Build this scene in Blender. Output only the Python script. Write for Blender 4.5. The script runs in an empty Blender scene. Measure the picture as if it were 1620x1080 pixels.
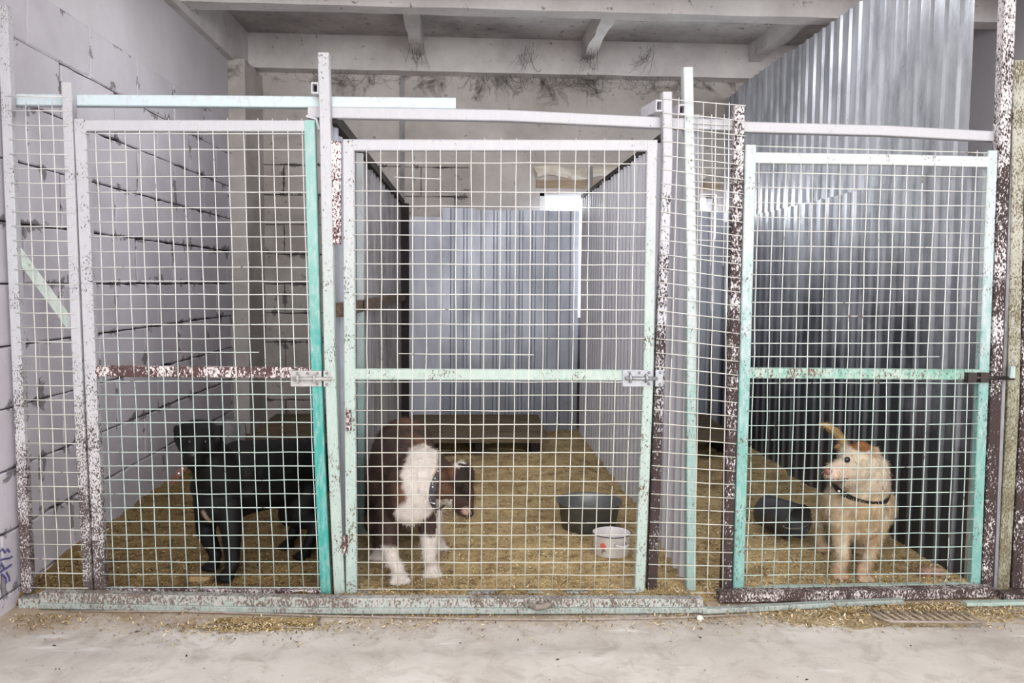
import bpy, bmesh, math, random
import numpy as np
from mathutils import Vector, Matrix, noise as mnoise
random.seed(7); rng = np.random.default_rng(7)
sc = bpy.context.scene
col = sc.collection

# ------------------------------------------------------------------ camera
F, CX, CY = 1300.0, 810.0, 540.0
CAM = Vector((0.0, -2.95, 1.156))
YAW, PITCH, ROLL = math.atan(70/1300), math.atan(92/1300), 0.008
fwd = Vector((math.sin(YAW)*math.cos(PITCH), math.cos(YAW)*math.cos(PITCH), -math.sin(PITCH)))
r0 = fwd.cross(Vector((0, 0, 1))).normalized(); u0 = r0.cross(fwd)
rgt = math.cos(ROLL)*r0 + math.sin(ROLL)*u0
up = -math.sin(ROLL)*r0 + math.cos(ROLL)*u0
cam_d = bpy.data.cameras.new('camera'); cam = bpy.data.objects.new('camera', cam_d); col.objects.link(cam)
cam_d.sensor_width = 36.0; cam_d.lens = F/1620*36; cam_d.clip_start = 0.02
M3 = Matrix((rgt, up, -fwd)).transposed()
cam.matrix_world = Matrix.Translation(CAM) @ M3.to_4x4()
sc.camera = cam
def ray(x, y): return fwd*F + rgt*(x-CX) - up*(y-CY)
def onY(x, y, Y):
    d = ray(x, y); return CAM + d*((Y-CAM.y)/d.y)
def onZ(x, y, Z):
    d = ray(x, y); return CAM + d*((Z-CAM.z)/d.z)
def onX(x, y, X):
    d = ray(x, y); return CAM + d*((X-CAM.x)/d.x)

# ------------------------------------------------------------------ world, lights, exposure
w = bpy.data.worlds.new('daylight'); sc.world = w; w.use_nodes = True
w.node_tree.nodes['Background'].inputs[0].default_value = (0.86, 0.93, 1.0, 1)
w.node_tree.nodes['Background'].inputs[1].default_value = 2.0
def area(name, loc, rot, sx, sy, power, colr=(1, 1, 1)):
    l = bpy.data.lights.new(name, 'AREA'); l.shape = 'RECTANGLE'; l.size = sx; l.size_y = sy
    l.energy = power; l.color = colr
    o = bpy.data.objects.new(name, l); col.objects.link(o); o.location = loc; o.rotation_euler = rot
    return o
# daylight entering through the aisle windows behind the camera and the small window of the pens
for i, x in enumerate((-0.5, 2.0, 4.5)):
    area('window_daylight', (x, -5.98, 1.75), (math.radians(90), 0, 0), 1.7, 1.6, 95, (1.0, 0.98, 0.97))
# fill lights added out of the frame to brighten the floor and the pens
FILL_LIGHTS = [(x, -2.0, 2.62, 17) for x in (-0.75, 0.9, 2.6)] + [(x, -3.2, 2.62, 20) for x in (-0.6, 1.4)] + [(x, 0.95, 2.62, 14) for x in (-0.45, 0.95)] + [(2.46, 0.95, 2.62, 8)]
for x, y, z, e in FILL_LIGHTS:
    area('fill_light', (x, y, z), (0, 0, 0), 1.2, 0.16, e, (0.97, 0.98, 1.0))
area('pen_window_daylight', (1.21, 3.5, 1.4), (math.radians(-90), 0, 0), 1.7, 1.2, 110, (0.9, 0.96, 1.0))
vs = sc.view_settings
vs.view_transform = 'Standard'; vs.look = 'None'; vs.gamma = 1.0; vs.use_curve_mapping = False
vs.exposure = 0.2

# ------------------------------------------------------------------ object helpers
def prop(o, label=None, cat=None, group=None, kind=None):
    if label: o['label'] = label
    if cat: o['category'] = cat
    if group: o['group'] = group
    if kind: o['kind'] = kind
    return o
def thing(name, loc, label, cat, group=None):
    o = bpy.data.objects.new(name, None); col.objects.link(o); o.location = loc
    o.empty_display_size = 0.1
    return prop(o, label, cat, group)
def wloc(o):
    v = Vector(o.location)
    while o.parent: o = o.parent; v += Vector(o.location)
    return v
def link(name, me, mat, parent=None, loc=(0, 0, 0)):
    o = bpy.data.objects.new(name, me); col.objects.link(o)
    if mat and not me.materials: me.materials.append(mat)
    o.parent = parent; o.location = loc
    return o
def mk(name, v, f, mat, parent=None, smooth=False, origin=None):
    """world-space vertices -> one object (its origin at the parent's, or at `origin`)"""
    off = wloc(parent) if parent else Vector(origin or (0, 0, 0))
    me = bpy.data.meshes.new(name)
    me.from_pydata([tuple(Vector(p)-off) for p in v], [], f)
    if smooth: me.polygons.foreach_set('use_smooth', [True]*len(me.polygons))
    me.update()
    return link(name, me, mat, parent, (0, 0, 0) if parent else off)
class MB:
    def __init__(s): s.v = []; s.f = []
    def add(s, v, f):
        n = len(s.v); s.v += [tuple(p) for p in v]; s.f += [tuple(i+n for i in q) for q in f]; return s
    def box(s, a, b):
        (x0, y0, z0), (x1, y1, z1) = a, b
        return s.add([(x0,y0,z0),(x1,y0,z0),(x1,y1,z0),(x0,y1,z0),(x0,y0,z1),(x1,y0,z1),(x1,y1,z1),(x0,y1,z1)],
                     [(3,2,1,0),(4,5,6,7),(0,1,5,4),(1,2,6,5),(2,3,7,6),(3,0,4,7)])
    def sweep(s, pts, prof, ref=(0, 1, 0), cap=True, closed=False):
        """prof: list of (a,b): a along side = ref x tangent, b along ref'"""
        pts = [Vector(p) for p in pts]; n = len(prof); rings = []
        ref = Vector(ref)
        for i, p in enumerate(pts):
            if closed: t = pts[(i+1) % len(pts)]-pts[i-1]
            else: t = pts[min(i+1, len(pts)-1)]-pts[max(i-1, 0)]
            t.normalize(); r_ = ref - t*ref.dot(t)
            if r_.length < 1e-4: r_ = Vector((1, 0, 0)) - t*t.x
            r_.normalize(); sd = r_.cross(t)
            rings.append([p + sd*a + r_*b for a, b in prof])
        v = [q for rg in rings for q in rg]; f = []
        m = len(pts)
        for i in range(m if closed else m-1):
            for k in range(n):
                a = i*n+k; b = i*n+(k+1) % n; c = ((i+1) % m)*n+(k+1) % n; d = ((i+1) % m)*n+k
                f.append((a, b, c, d))
        if cap and not closed: f += [tuple(range(n))[::-1], tuple((m-1)*n+k for k in range(n))]
        return s.add(v, f)
    def tube(s, pts, r, n=6, closed=False):
        return s.sweep(pts, [(r*math.cos(2*math.pi*k/n), r*math.sin(2*math.pi*k/n)) for k in range(n)], ref=(0.13, 0.98, 0.11), closed=closed)
    def lathe(s, prof, M=None, n=28, closed=False):
        M = M or Matrix(); v = []; f = []
        for (r, z) in prof:
            for k in range(n):
                a = 2*math.pi*k/n; v.append(M @ Vector((r*math.cos(a), r*math.sin(a), z)))
        for i in range(len(prof)-1):
            for k in range(n):
                f.append((i*n+k, i*n+(k+1) % n, (i+1)*n+(k+1) % n, (i+1)*n+k))
        return s.add(v, f)
    def build(s, name, mat, parent=None, smooth=False, origin=None):
        return mk(name, s.v, s.f, mat, parent, smooth, origin)
def chamf(w_, d, c=0.003):
    a = w_/2; return [(-a, c), (-a+c, 0), (a-c, 0), (a, c), (a, d-c), (a-c, d), (-a+c, d), (-a, d-c)]
PXM = 437.0
def densify(pp, seg):
    pp = [Vector(p) for p in pp]; out = [pp[0]]
    for a, b in zip(pp, pp[1:]):
        n = max(1, int((b-a).length/seg))
        out += [a.lerp(b, (k+1)/n) for k in range(n)]
    return out
def bar(name, px, wpx, mat, parent, Y=0.0, d=0.03, c=0.003):
    """square section steel bar drawn along a pixel polyline in the plane Y"""
    pts = [onY(q[0], q[1], q[2] if len(q) > 2 else Y) for q in px]
    return MB().sweep(pts, chamf(wpx/PXM, d, c), ref=(0, 1, 0)).build(name, mat, parent)
def wire(px, mat, parent, Y=0.0, r=0.0019, jit=0.0012):
    pts = densify([onY(x, y, Y) for x, y in px], 0.09)
    for p in pts[1:-1]:
        p.x += random.uniform(-jit, jit); p.z += random.uniform(-jit, jit); p.y += random.uniform(-jit, jit)*2
    return MB().tube(pts, r, 5).build('wire', mat, parent, smooth=True)

# ------------------------------------------------------------------ material helpers
class NT:
    def __init__(s, name):
        s.m = bpy.data.materials.new(name); s.m.use_nodes = True; s.t = s.m.node_tree; s.n = s.t.nodes
        s.b = s.n['Principled BSDF']; s.pos = s.n.new('ShaderNodeNewGeometry').outputs['Position']
    def put(s, sock, v):
        if hasattr(v, 'links') or isinstance(v, bpy.types.NodeSocket): s.t.links.new(v, sock)
        elif isinstance(v, (tuple, list)) and len(v) == 3 and sock.type == 'RGBA': sock.default_value = (*v, 1)
        else: sock.default_value = v
    def mapping(s, scale, vec=None):
        n = s.n.new('ShaderNodeMapping'); s.put(n.inputs['Vector'], vec or s.pos); n.inputs['Scale'].default_value = scale
        return n.outputs[0]
    def noise(s, scale, detail=4, rough=0.55, vec=None, dist=0):
        n = s.n.new('ShaderNodeTexNoise'); s.put(n.inputs['Vector'], vec or s.pos)
        n.inputs['Scale'].default_value = scale; n.inputs['Detail'].default_value = detail
        n.inputs['Roughness'].default_value = rough; n.inputs['Distortion'].default_value = dist
        return n.outputs['Fac']
    def vor(s, scale, vec=None, feature='F1'):
        n = s.n.new('ShaderNodeTexVoronoi'); s.put(n.inputs['Vector'], vec or s.pos); n.inputs['Scale'].default_value = scale
        n.feature = feature
        return n.outputs
    def rng(s, v, a, b, c=0.0, d=1.0):
        n = s.n.new('ShaderNodeMapRange'); s.put(n.inputs['Value'], v)
        for i, x in zip(('From Min', 'From Max', 'To Min', 'To Max'), (a, b, c, d)): s.put(n.inputs[i], x)
        return n.outputs[0]
    def math(s, op, a, b=0.0):
        n = s.n.new('ShaderNodeMath'); n.operation = op; s.put(n.inputs[0], a); s.put(n.inputs[1], b); return n.outputs[0]
    def mix(s, f, a, b):
        n = s.n.new('ShaderNodeMix'); n.data_type = 'RGBA'
        s.put(n.inputs[0], f); s.put(n.inputs[6], a); s.put(n.inputs[7], b); return n.outputs[2]
    def sep(s, vec=None):
        n = s.n.new('ShaderNodeSeparateXYZ'); s.put(n.inputs[0], vec or s.pos); return n.outputs
    def attr(s, name):
        n = s.n.new('ShaderNodeAttribute'); n.attribute_name = name; return n.outputs['Color']
    def objrand(s):
        return s.n.new('ShaderNodeObjectInfo').outputs['Random']
    def bump(s, h, strength=0.3, dist=0.01):
        n = s.n.new('ShaderNodeBump'); s.put(n.inputs['Height'], h); n.inputs['Strength'].default_value = strength
        n.inputs['Distance'].default_value = dist; s.t.links.new(n.outputs[0], s.b.inputs['Normal'])
    def out(s, color, rough=0.6, metal=0.0, spec=None):
        s.put(s.b.inputs['Base Color'], color); s.put(s.b.inputs['Roughness'], rough); s.put(s.b.inputs['Metallic'], metal)
        if spec is not None: s.b.inputs['Specular IOR Level'].default_value = spec
        return s.m
def srgb(r, g, b):
    return tuple(((c/255)/12.92 if c/255 <= 0.04045 else ((c/255+0.055)/1.055)**2.4) for c in (r, g, b))

WHITE = srgb(184, 183, 188); MINT = srgb(164, 182, 174); TURQ = srgb(96, 176, 166); TEAL = srgb(52, 150, 141)
BROWN = srgb(72, 50, 48)
def paint(name, a, b=None, chip=(0.30, 0.30), z=(0.2, 1.8), chipcol=BROWN, abz=None, abn=0.18, sc_=170.0, rustc=srgb(105, 55, 45)):
    """flaking paint: colour a near z[1], b near z[0] (broken up by noise); chips laid bare with threshold chip=(bottom, top)"""
    t = NT(name); zz = t.sep()[2]
    v = t.mapping((1, 1, 0.5))
    n1 = t.noise(sc_, 6, 0.72, v); n2 = t.noise(9, 4, 0.6); n3 = t.noise(150, 3, 0.6, t.mapping((1, 1, 0.3)))
    thr = t.rng(zz, z[0], z[1], chip[0], chip[1])
    thr = t.math('ADD', thr, t.math('MULTIPLY', t.math('SUBTRACT', n2, 0.5), 0.42))
    m = t.rng(t.math('SUBTRACT', thr, n1), -0.02, 0.02)
    c = a
    if b:
        lo, hi = abz or z
        g = t.math('ADD', t.rng(zz, lo, hi), t.math('MULTIPLY', t.math('SUBTRACT', t.noise(40, 5, 0.7, v), 0.5), 4*abn))
        c = t.mix(t.rng(g, 0.25, 0.75), b, a)
    c = t.mix(t.rng(t.noise(90, 4, 0.7, t.mapping((1, 1, 0.22))), 0.45, 0.68, 0, 0.42), c, srgb(196, 196, 192))
    cc = t.mix(t.noise(30, 3), chipcol, rustc)
    c = t.mix(m, c, cc)
    t.bump(t.math('ADD', t.math('MULTIPLY', m, -1.0), t.math('MULTIPLY', n3, 0.4)), 0.5, 0.002)
    return t.out(c, t.rng(m, 0, 1, 0.5, 0.8))

def plaster(name, base, dirt, dirt_amt=0.5, scale=2.2, fine=srgb(120, 112, 110), soot=None, blotch=0.62, chips=0.0):
    t = NT(name)
    n1 = t.noise(scale, 6, 0.65); n2 = t.noise(18, 5, 0.65); n3 = t.noise(90, 4, 0.6)
    ob = t.objrand()
    c = t.mix(t.rng(n1, 0.38, 0.75, 0, dirt_amt), base, dirt)
    c = t.mix(t.rng(n2, blotch, blotch+0.06, 0, 0.75), c, fine)
    c = t.mix(t.rng(ob, 0, 1, 0, 0.14), c, dirt)
    if soot:
        zlo, zhi, k = soot
        zz = t.sep()[2]
        g = t.math('ADD', t.rng(zz, zlo, zhi), t.math('MULTIPLY', t.math('SUBTRACT', t.noise(3.2, 6, 0.7, dist=1.2), 0.5), 3.2))
        c = t.mix(t.rng(g, 0.75, 1.25, 0, k), c, srgb(52, 48, 46))
    if chips:            # plaster broken away along the joints of each block
        oc = t.sep(t.n.new('ShaderNodeTexCoord').outputs['Object'])
        dx = t.math('SUBTRACT', BL/2, t.math('ABSOLUTE', oc[0])); dz = t.math('SUBTRACT', BH/2, t.math('ABSOLUTE', oc[2]))
        dd_ = t.math('MINIMUM', dx, dz)
        q = t.math('MULTIPLY', t.math('SUBTRACT', t.noise(7, 6, 0.68, dist=0.6), 0.53), chips)
        mk_ = t.rng(t.math('SUBTRACT', q, dd_), -0.002, 0.003, 0, 0.8)
        c = t.mix(mk_, c, t.mix(n3, srgb(70, 66, 68), srgb(128, 122, 122)))
    t.bump(t.math('ADD', t.math('MULTIPLY', n2, 0.6), t.math('MULTIPLY', n3, 0.35)), 0.45, 0.006)
    return t.out(c, 0.85, 0, 0.3)

M = {}
BL, BH, BT = 0.5, 0.216, 0.05      # block size
M['block'] = plaster('whitewashed_block', srgb(204, 199, 207), srgb(168, 162, 168), 0.6, 2.5, srgb(96, 90, 92), blotch=0.685, chips=0.31)
M['block_back'] = plaster('dirty_block', srgb(198, 191, 186), srgb(140, 131, 124), 0.9, 2.4, srgb(96, 88, 82), blotch=0.62, soot=(2.25, 2.72, 0.9), chips=0.25)
M['back_plain'] = plaster('dirty_plaster', srgb(202, 196, 192), srgb(150, 141, 134), 0.8, 2.4, srgb(104, 96, 90), blotch=0.64, soot=(2.2, 2.74, 0.92))
M['mortar'] = plaster('dark_joint', srgb(92, 86, 86), srgb(60, 55, 54), 0.8, 6)
M['plaster'] = plaster('plaster', srgb(206, 202, 206), srgb(168, 162, 166), 0.6, 1.3, srgb(130, 124, 126), blotch=0.70)
M['ceil'] = plaster('sooty_concrete', srgb(214, 209, 207), srgb(92, 85, 81), 0.75, 1.6, srgb(70, 64, 61), blotch=0.61)
M['beam'] = plaster('beam_concrete', srgb(226, 222, 221), srgb(150, 142, 137), 0.6, 2.3, srgb(90, 84, 80), blotch=0.63)
M['room'] = plaster('room_plaster', srgb(205, 203, 205), srgb(180, 176, 176), 0.5, 1.2)

def concrete_floor():
    t = NT('concrete_floor')
    n1 = t.noise(1.6, 6, 0.62); n2 = t.noise(9, 6, 0.7, dist=0.8); n3 = t.noise(70, 5, 0.7)
    c = t.mix(t.rng(n1, 0.35, 0.68), srgb(208, 202, 195), srgb(178, 170, 162))
    c = t.mix(t.rng(n2, 0.48, 0.70, 0, 0.7), c, srgb(154, 144, 134))
    c = t.mix(t.rng(t.noise(4, 5, 0.7, t.mapping((0.5, 2.2, 1))), 0.6, 0.7, 0, 0.7), c, srgb(226, 223, 221))
    c = t.mix(t.rng(n3, 0.66, 0.74, 0, 0.6), c, srgb(112, 104, 98))
    yy = t.sep()[1]      # trodden-in sawdust along the pens
    g = t.math('ADD', t.rng(yy, -0.42, -0.10), t.math('MULTIPLY', t.math('SUBTRACT', t.noise(6, 5, 0.7), 0.5), 1.5))
    c = t.mix(t.rng(g, 0.45, 0.95, 0, 0.7), c, srgb(158, 134, 104))
    t.bump(t.math('ADD', t.math('MULTIPLY', n2, 0.7), t.math('MULTIPLY', n3, 0.3)), 0.35, 0.008)
    return t.out(c, 0.72, 0, 0.35)
M['floor'] = concrete_floor()

def galv(name, base=srgb(176, 180, 190), dirt=srgb(92, 92, 92), amt=0.5, metal=0.75, rough=0.42, zfade=None):
    t = NT(name)
    st = t.noise(30, 4, 0.6, t.mapping((1, 1, 0.06))); n = t.noise(7, 5, 0.65, t.mapping((1, 1, 0.35))); sp = t.noise(120, 3, 0.6, t.mapping((1, 1, 0.4)))
    c = t.mix(t.rng(st, 0.4, 0.7, 0, 0.5*amt), base, dirt)
    c = t.mix(t.rng(n, 0.45, 0.7, 0, amt), c, dirt)
    c = t.mix(t.rng(sp, 0.6, 0.72, 0, 0.55), c, t.mix(0.5, base, (0.6, 0.6, 0.62)))
    rg_ = t.sep(t.attr('ridge'))[0]      # lighter crests: highlights painted along the ridges
    if zfade:            # dirt and the lack of light low down, painted in together
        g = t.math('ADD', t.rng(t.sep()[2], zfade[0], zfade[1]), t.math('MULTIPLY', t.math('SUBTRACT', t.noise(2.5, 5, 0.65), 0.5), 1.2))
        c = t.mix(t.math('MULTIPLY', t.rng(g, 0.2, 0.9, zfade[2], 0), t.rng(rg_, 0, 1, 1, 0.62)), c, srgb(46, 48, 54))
    t.bump(t.math('ADD', n, sp), 0.25, 0.004)
    return t.out(c, t.rng(n, 0.3, 0.75, rough-0.08, rough+0.18), metal)
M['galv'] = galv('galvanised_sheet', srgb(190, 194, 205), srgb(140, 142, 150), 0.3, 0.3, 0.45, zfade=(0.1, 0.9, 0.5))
M['galv_light'] = galv('pale_galvanised_sheet', srgb(206, 206, 213), srgb(160, 158, 162), 0.35, 0.2, 0.5)
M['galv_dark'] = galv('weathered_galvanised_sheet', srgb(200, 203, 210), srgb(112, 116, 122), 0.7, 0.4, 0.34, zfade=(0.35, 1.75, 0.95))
M['galv_grey'] = galv('dull_sheet', srgb(150, 148, 152), srgb(88, 84, 82), 0.8, 0.35, 0.55)
M['flat_sheet'] = galv('flat_sheet', srgb(196, 198, 210), srgb(170, 170, 182), 0.4, 0.3, 0.5)

def wood(name, a, b, axis=(1, 12, 12)):
    t = NT(name); n = t.noise(6, 6, 0.65, t.mapping(axis)); n2 = t.noise(3, 4)
    c = t.mix(t.rng(n, 0.35, 0.7), a, b); c = t.mix(t.rng(n2, 0.5, 0.75, 0, 0.6), c, srgb(62, 54, 48))
    t.bump(n, 0.5, 0.004); return t.out(c, 0.8, 0, 0.3)
M['wood'] = wood('old_plank', srgb(122, 108, 84), srgb(80, 68, 54))
M['wood_dark'] = wood('dark_timber', srgb(62, 54, 50), srgb(34, 30, 28), (12, 1, 12))
M['batten'] = wood('batten', srgb(112, 94, 80), srgb(70, 58, 50), (12, 1, 12))

def simple(name, c, rough=0.5, metal=0.0, nz=0.0, dark=None, scale=20):
    t = NT(name)
    if nz: c = t.mix(t.rng(t.noise(scale, 5, 0.65), 0.4, 0.72, 0, nz), c, dark)
    return t.out(c, rough, metal)
M['zinc'] = simple('zinc_bolt', srgb(160, 162, 166), 0.4, 0.5, 0.5, srgb(116, 114, 114), 40)
M['zinc_white'] = simple('painted_bolt', srgb(178, 176, 174), 0.45, 0.1, 0.5, srgb(134, 128, 122), 60)
M['black_iron'] = simple('black_iron', srgb(48, 44, 44), 0.5, 0.5, 0.5, srgb(90, 70, 60), 60)
M['hollow_shade'] = simple('tube_shade', srgb(26, 26, 40), 0.9)
M['tin_dark'] = simple('dark_basin_metal', srgb(130, 132, 132), 0.32, 0.4, 0.6, srgb(76, 76, 74), 14)
M['basin_dirt'] = simple('basin_outer', srgb(92, 92, 86), 0.55, 0.1, 0.7, srgb(60, 56, 48), 18)
M['enamel'] = simple('white_enamel', srgb(220, 216, 216), 0.25, 0, 0.5, srgb(180, 170, 162), 12)
M['enamel_rim'] = simple('rim', srgb(40, 40, 44), 0.4)
M['red'] = simple('flower_red', srgb(205, 100, 88), 0.4)
M['leafg'] = simple('flower_leaf', srgb(120, 116, 96), 0.4)
M['bucket'] = simple('black_bucket', srgb(72, 71, 72), 0.38, 0.1, 0.6, srgb(40, 38, 36), 16)
M['bone'] = simple('chewed_bone', srgb(112, 78, 64), 0.6, 0, 0.9, srgb(176, 150, 128), 60)
M['leather'] = simple('brown_leather', srgb(82, 44, 30), 0.6, 0, 0.6, srgb(52, 26, 18), 30)
M['collar_grey'] = simple('grey_webbing', srgb(70, 70, 76), 0.6, 0, 0.5, srgb(48, 48, 52), 60)
M['collar_black'] = simple('black_collar', srgb(24, 24, 26), 0.5)
M['rivet'] = simple('rivet', srgb(215, 215, 215), 0.25, 0.9)
M['eye'] = simple('eye', srgb(16, 11, 9), 0.08)
M['nose_black'] = simple('nose_black', srgb(18, 17, 18), 0.35)
M['nose_pink'] = simple('nose_pink', srgb(140, 92, 84), 0.4)
M['ink'] = simple('purple_marker', srgb(84, 80, 130), 0.6)
M['pebble'] = simple('pebble', srgb(225, 222, 218), 0.7, 0, 0.4, srgb(180, 176, 170), 30)
M['rod'] = simple('rusty_rod', srgb(164, 152, 142), 0.7, 0.2, 0.7, srgb(104, 88, 78), 40)
M['foam'] = simple('mounting_foam', srgb(226, 220, 208), 0.9, 0, 0.5, srgb(190, 170, 140), 14)
M['frame_white'] = simple('window_paint', srgb(215, 213, 210), 0.5, 0, 0.4, srgb(170, 160, 150), 20)
def glass():
    m = bpy.data.materials.new('window_glass'); m.use_nodes = True; t = m.node_tree; t.nodes.remove(t.nodes['Principled BSDF'])
    a = t.nodes.new('ShaderNodeBsdfTransparent'); b = t.nodes.new('ShaderNodeBsdfGlossy'); b.inputs['Roughness'].default_value = 0.05
    x = t.nodes.new('ShaderNodeMixShader'); x.inputs[0].default_value = 0.08
    t.links.new(a.outputs[0], x.inputs[1]); t.links.new(b.outputs[0], x.inputs[2])
    t.links.new(x.outputs[0], t.nodes['Material Output'].inputs[0]); return m
M['glass'] = glass()
def bedding(name, a, b, dark):
    t = NT(name); n1 = t.noise(4, 6, 0.7); n2 = t.noise(60, 5, 0.7); n3 = t.noise(14, 5, 0.7)
    c = t.mix(t.rng(n2, 0.35, 0.68), a, b); c = t.mix(t.rng(n1, 0.45, 0.7, 0, 0.7), c, dark)
    c = t.mix(t.rng(n3, 0.52, 0.66, 0, 0.85), c, dark)
    t.bump(t.math('ADD', n2, n3), 1.0, 0.02); return t.out(c, 0.9, 0, 0.2)
M['bedding'] = bedding('sawdust_bed', srgb(196, 168, 116), srgb(220, 198, 154), srgb(134, 108, 70))
M['sawdust_pale'] = bedding('pale_sawdust', srgb(196, 176, 140), srgb(216, 200, 170), srgb(150, 126, 94))
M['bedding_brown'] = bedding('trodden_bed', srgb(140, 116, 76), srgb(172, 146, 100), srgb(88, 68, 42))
def flake_mat():
    t = NT('wood_flakes'); c = t.attr('tint'); return t.out(c, 0.85, 0, 0.2)
M['flakes'] = flake_mat()

M['p_white'] = paint('white_paint', WHITE, srgb(214, 216, 218), (0.33, 0.31), chipcol=srgb(110, 70, 74))
M['p_white_blue'] = paint('white_blue_paint', srgb(196, 212, 217), WHITE, (0.3, 0.3), abz=(1.9, 1.75), abn=0.5, chipcol=srgb(120, 50, 60))
M['p_white_rusty'] = paint('white_paint_rusty_foot', WHITE, srgb(204, 198, 199), (0.56, 0.385), z=(0.1, 1.1), chipcol=srgb(66, 56, 55), rustc=srgb(86, 72, 68), sc_=230)
M['p_white_mint'] = paint('mint_to_white_paint', WHITE, MINT, (0.41, 0.36), z=(0.1, 1.4), abz=(0.5, 1.9), chipcol=srgb(92, 88, 72), rustc=srgb(110, 84, 64))
M['p_mint'] = paint('mint_paint', srgb(178, 188, 181), srgb(158, 178, 168), (0.38, 0.36), abz=(0.3, 1.6), abn=0.3, chipcol=srgb(110, 108, 90))
M['p_turq'] = paint('turquoise_paint', srgb(136, 178, 171), TEAL, (0.27, 0.27), z=(0.1, 1.7), abz=(0.6, 1.6), chipcol=srgb(50, 70, 66))
M['p_turq_worn'] = paint('worn_turquoise_paint', srgb(194, 200, 200), srgb(142, 170, 164), (0.39, 0.36), z=(0.1, 1.5), abz=(0.4, 1.5), abn=0.3, chipcol=srgb(110, 120, 112))
M['p_turq3'] = paint('pale_turquoise', srgb(182, 192, 194), srgb(110, 162, 154), (0.40, 0.37), z=(0.1, 1.5), abz=(0.3, 1.6), abn=0.3, chipcol=srgb(104, 108, 100))
M['p_turq_rail'] = paint('rail_turquoise', srgb(160, 180, 168), srgb(108, 160, 146), (0.43, 0.43), abz=(-0.4, 2.0), abn=0.7, chipcol=srgb(104, 106, 90))
M['p_brown'] = paint('brown_flaking', WHITE, None, (0.61, 0.34), z=(0.5, 1.8), chipcol=srgb(40, 31, 31), rustc=srgb(62, 44, 42))
M['p_brown2'] = paint('brown_flaking_full', srgb(222, 214, 216), None, (0.60, 0.47), z=(0.4, 2.0), chipcol=srgb(42, 33, 33), rustc=srgb(66, 48, 46))
M['p_red'] = paint('red_flaking', srgb(236, 226, 228), None, (0.54, 0.47), z=(1.25, 1.65), chipcol=srgb(70, 38, 40), rustc=srgb(92, 54, 52))
M['p_rail_brown'] = paint('rail_brown', srgb(226, 212, 212), None, (0.52, 0.52), chipcol=srgb(66, 44, 44), rustc=srgb(86, 62, 58))
M['p_sill'] = paint('sill_worn', srgb(172, 170, 165), srgb(160, 174, 166), (0.48, 0.48), abz=(-0.05, 0.1), abn=0.8, chipcol=srgb(92, 82, 76), rustc=srgb(124, 108, 98), sc_=150)
M['p_sill_mint'] = paint('sill_mint', srgb(154, 160, 155), srgb(142, 156, 149), (0.42, 0.42), abz=(-0.05, 0.1), abn=0.8, chipcol=srgb(104, 92, 84), rustc=srgb(124, 108, 98))
M['p_sill_dark'] = paint('sill_dark', srgb(206, 196, 194), None, (0.55, 0.55), chipcol=srgb(54, 42, 42), rustc=srgb(78, 60, 56), sc_=170)
M['p_green'] = paint('green_beige', srgb(170, 168, 152), srgb(130, 128, 104), (0.48, 0.46), chipcol=srgb(84, 74, 54), rustc=srgb(112, 100, 74))
M['wire_white'] = paint('wire_white', srgb(214, 212, 208), srgb(198, 197, 184), (0.34, 0.30), z=(0.1, 1.6), chipcol=srgb(120, 100, 80), sc_=30)
M['wire_mint'] = paint('wire_mint', srgb(210, 210, 207), srgb(182, 200, 192), (0.36, 0.32), z=(0.1, 1.6), abz=(0.5, 1.35), abn=0.12, chipcol=srgb(110, 112, 90), sc_=30)

# ------------------------------------------------------------------ setting
LX, BY, RX, ZC = -1.6, 3.2, 3.1, 2.9
def struct(name, mb, mat, label=None):
    o = mb.build(name, mat); o['kind'] = 'structure'
    if label: o['label'] = label
    return o
struct('floor', MB().box((-1.9, -6.2, -0.2), (7.2, 3.4, 0.0)), M['floor'], 'dusty grey concrete floor of the aisle and pens')
struct('ceiling', MB().box((-1.9, -6.2, ZC), (7.2, 3.4, ZC+0.2)), M['ceil'], 'sooty ribbed concrete ceiling')
wl = struct('wall_left', MB().box((-1.95, -6.2, 0), (LX-0.022, 3.4, ZC)), M['mortar'], 'whitewashed concrete block wall with dark cracked joints')
# back wall around its window
WX0, WX1, WZ0, WZ1 = 0.53, 1.86, 0.9, 1.835
wb = MB()
wb.box((LX-0.02, BY+0.022, 0), (WX0, BY+0.3, ZC)).box((WX1, BY+0.022, 0), (7.2, BY+0.3, ZC))
wb.box((WX0, BY+0.022, 0), (WX1, BY+0.3, WZ0)).box((WX0, BY+0.022, WZ1), (WX1, BY+0.3, ZC))
wback = struct('wall_back', wb, M['mortar'], 'dirty patched block wall at the back of the pens')
struct('wall_right', MB().box((RX, 0.0, 0), (RX+0.2, BY+0.02, ZC)), M['plaster'], 'grey plastered wall beyond the tall sheet partition')
struct('wall_end', MB().box((7.0, -6.2, 0), (7.2, 3.4, ZC)), M['room'])
wr = MB(); xs = [-1.95, -1.35, 0.35, 1.15, 2.85, 3.65, 5.35, 7.2]
for a, b in zip(xs[0::2], xs[1::2]): wr.box((a, -6.2, 0), (b, -6.0, ZC))
for a, b in zip(xs[1::2], xs[2::2]): wr.box((a, -6.2, 0), (b, -6.0, 0.95)).box((a, -6.2, 2.55), (b, -6.0, ZC))
struct('wall_rear', wr, M['room'])

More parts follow.
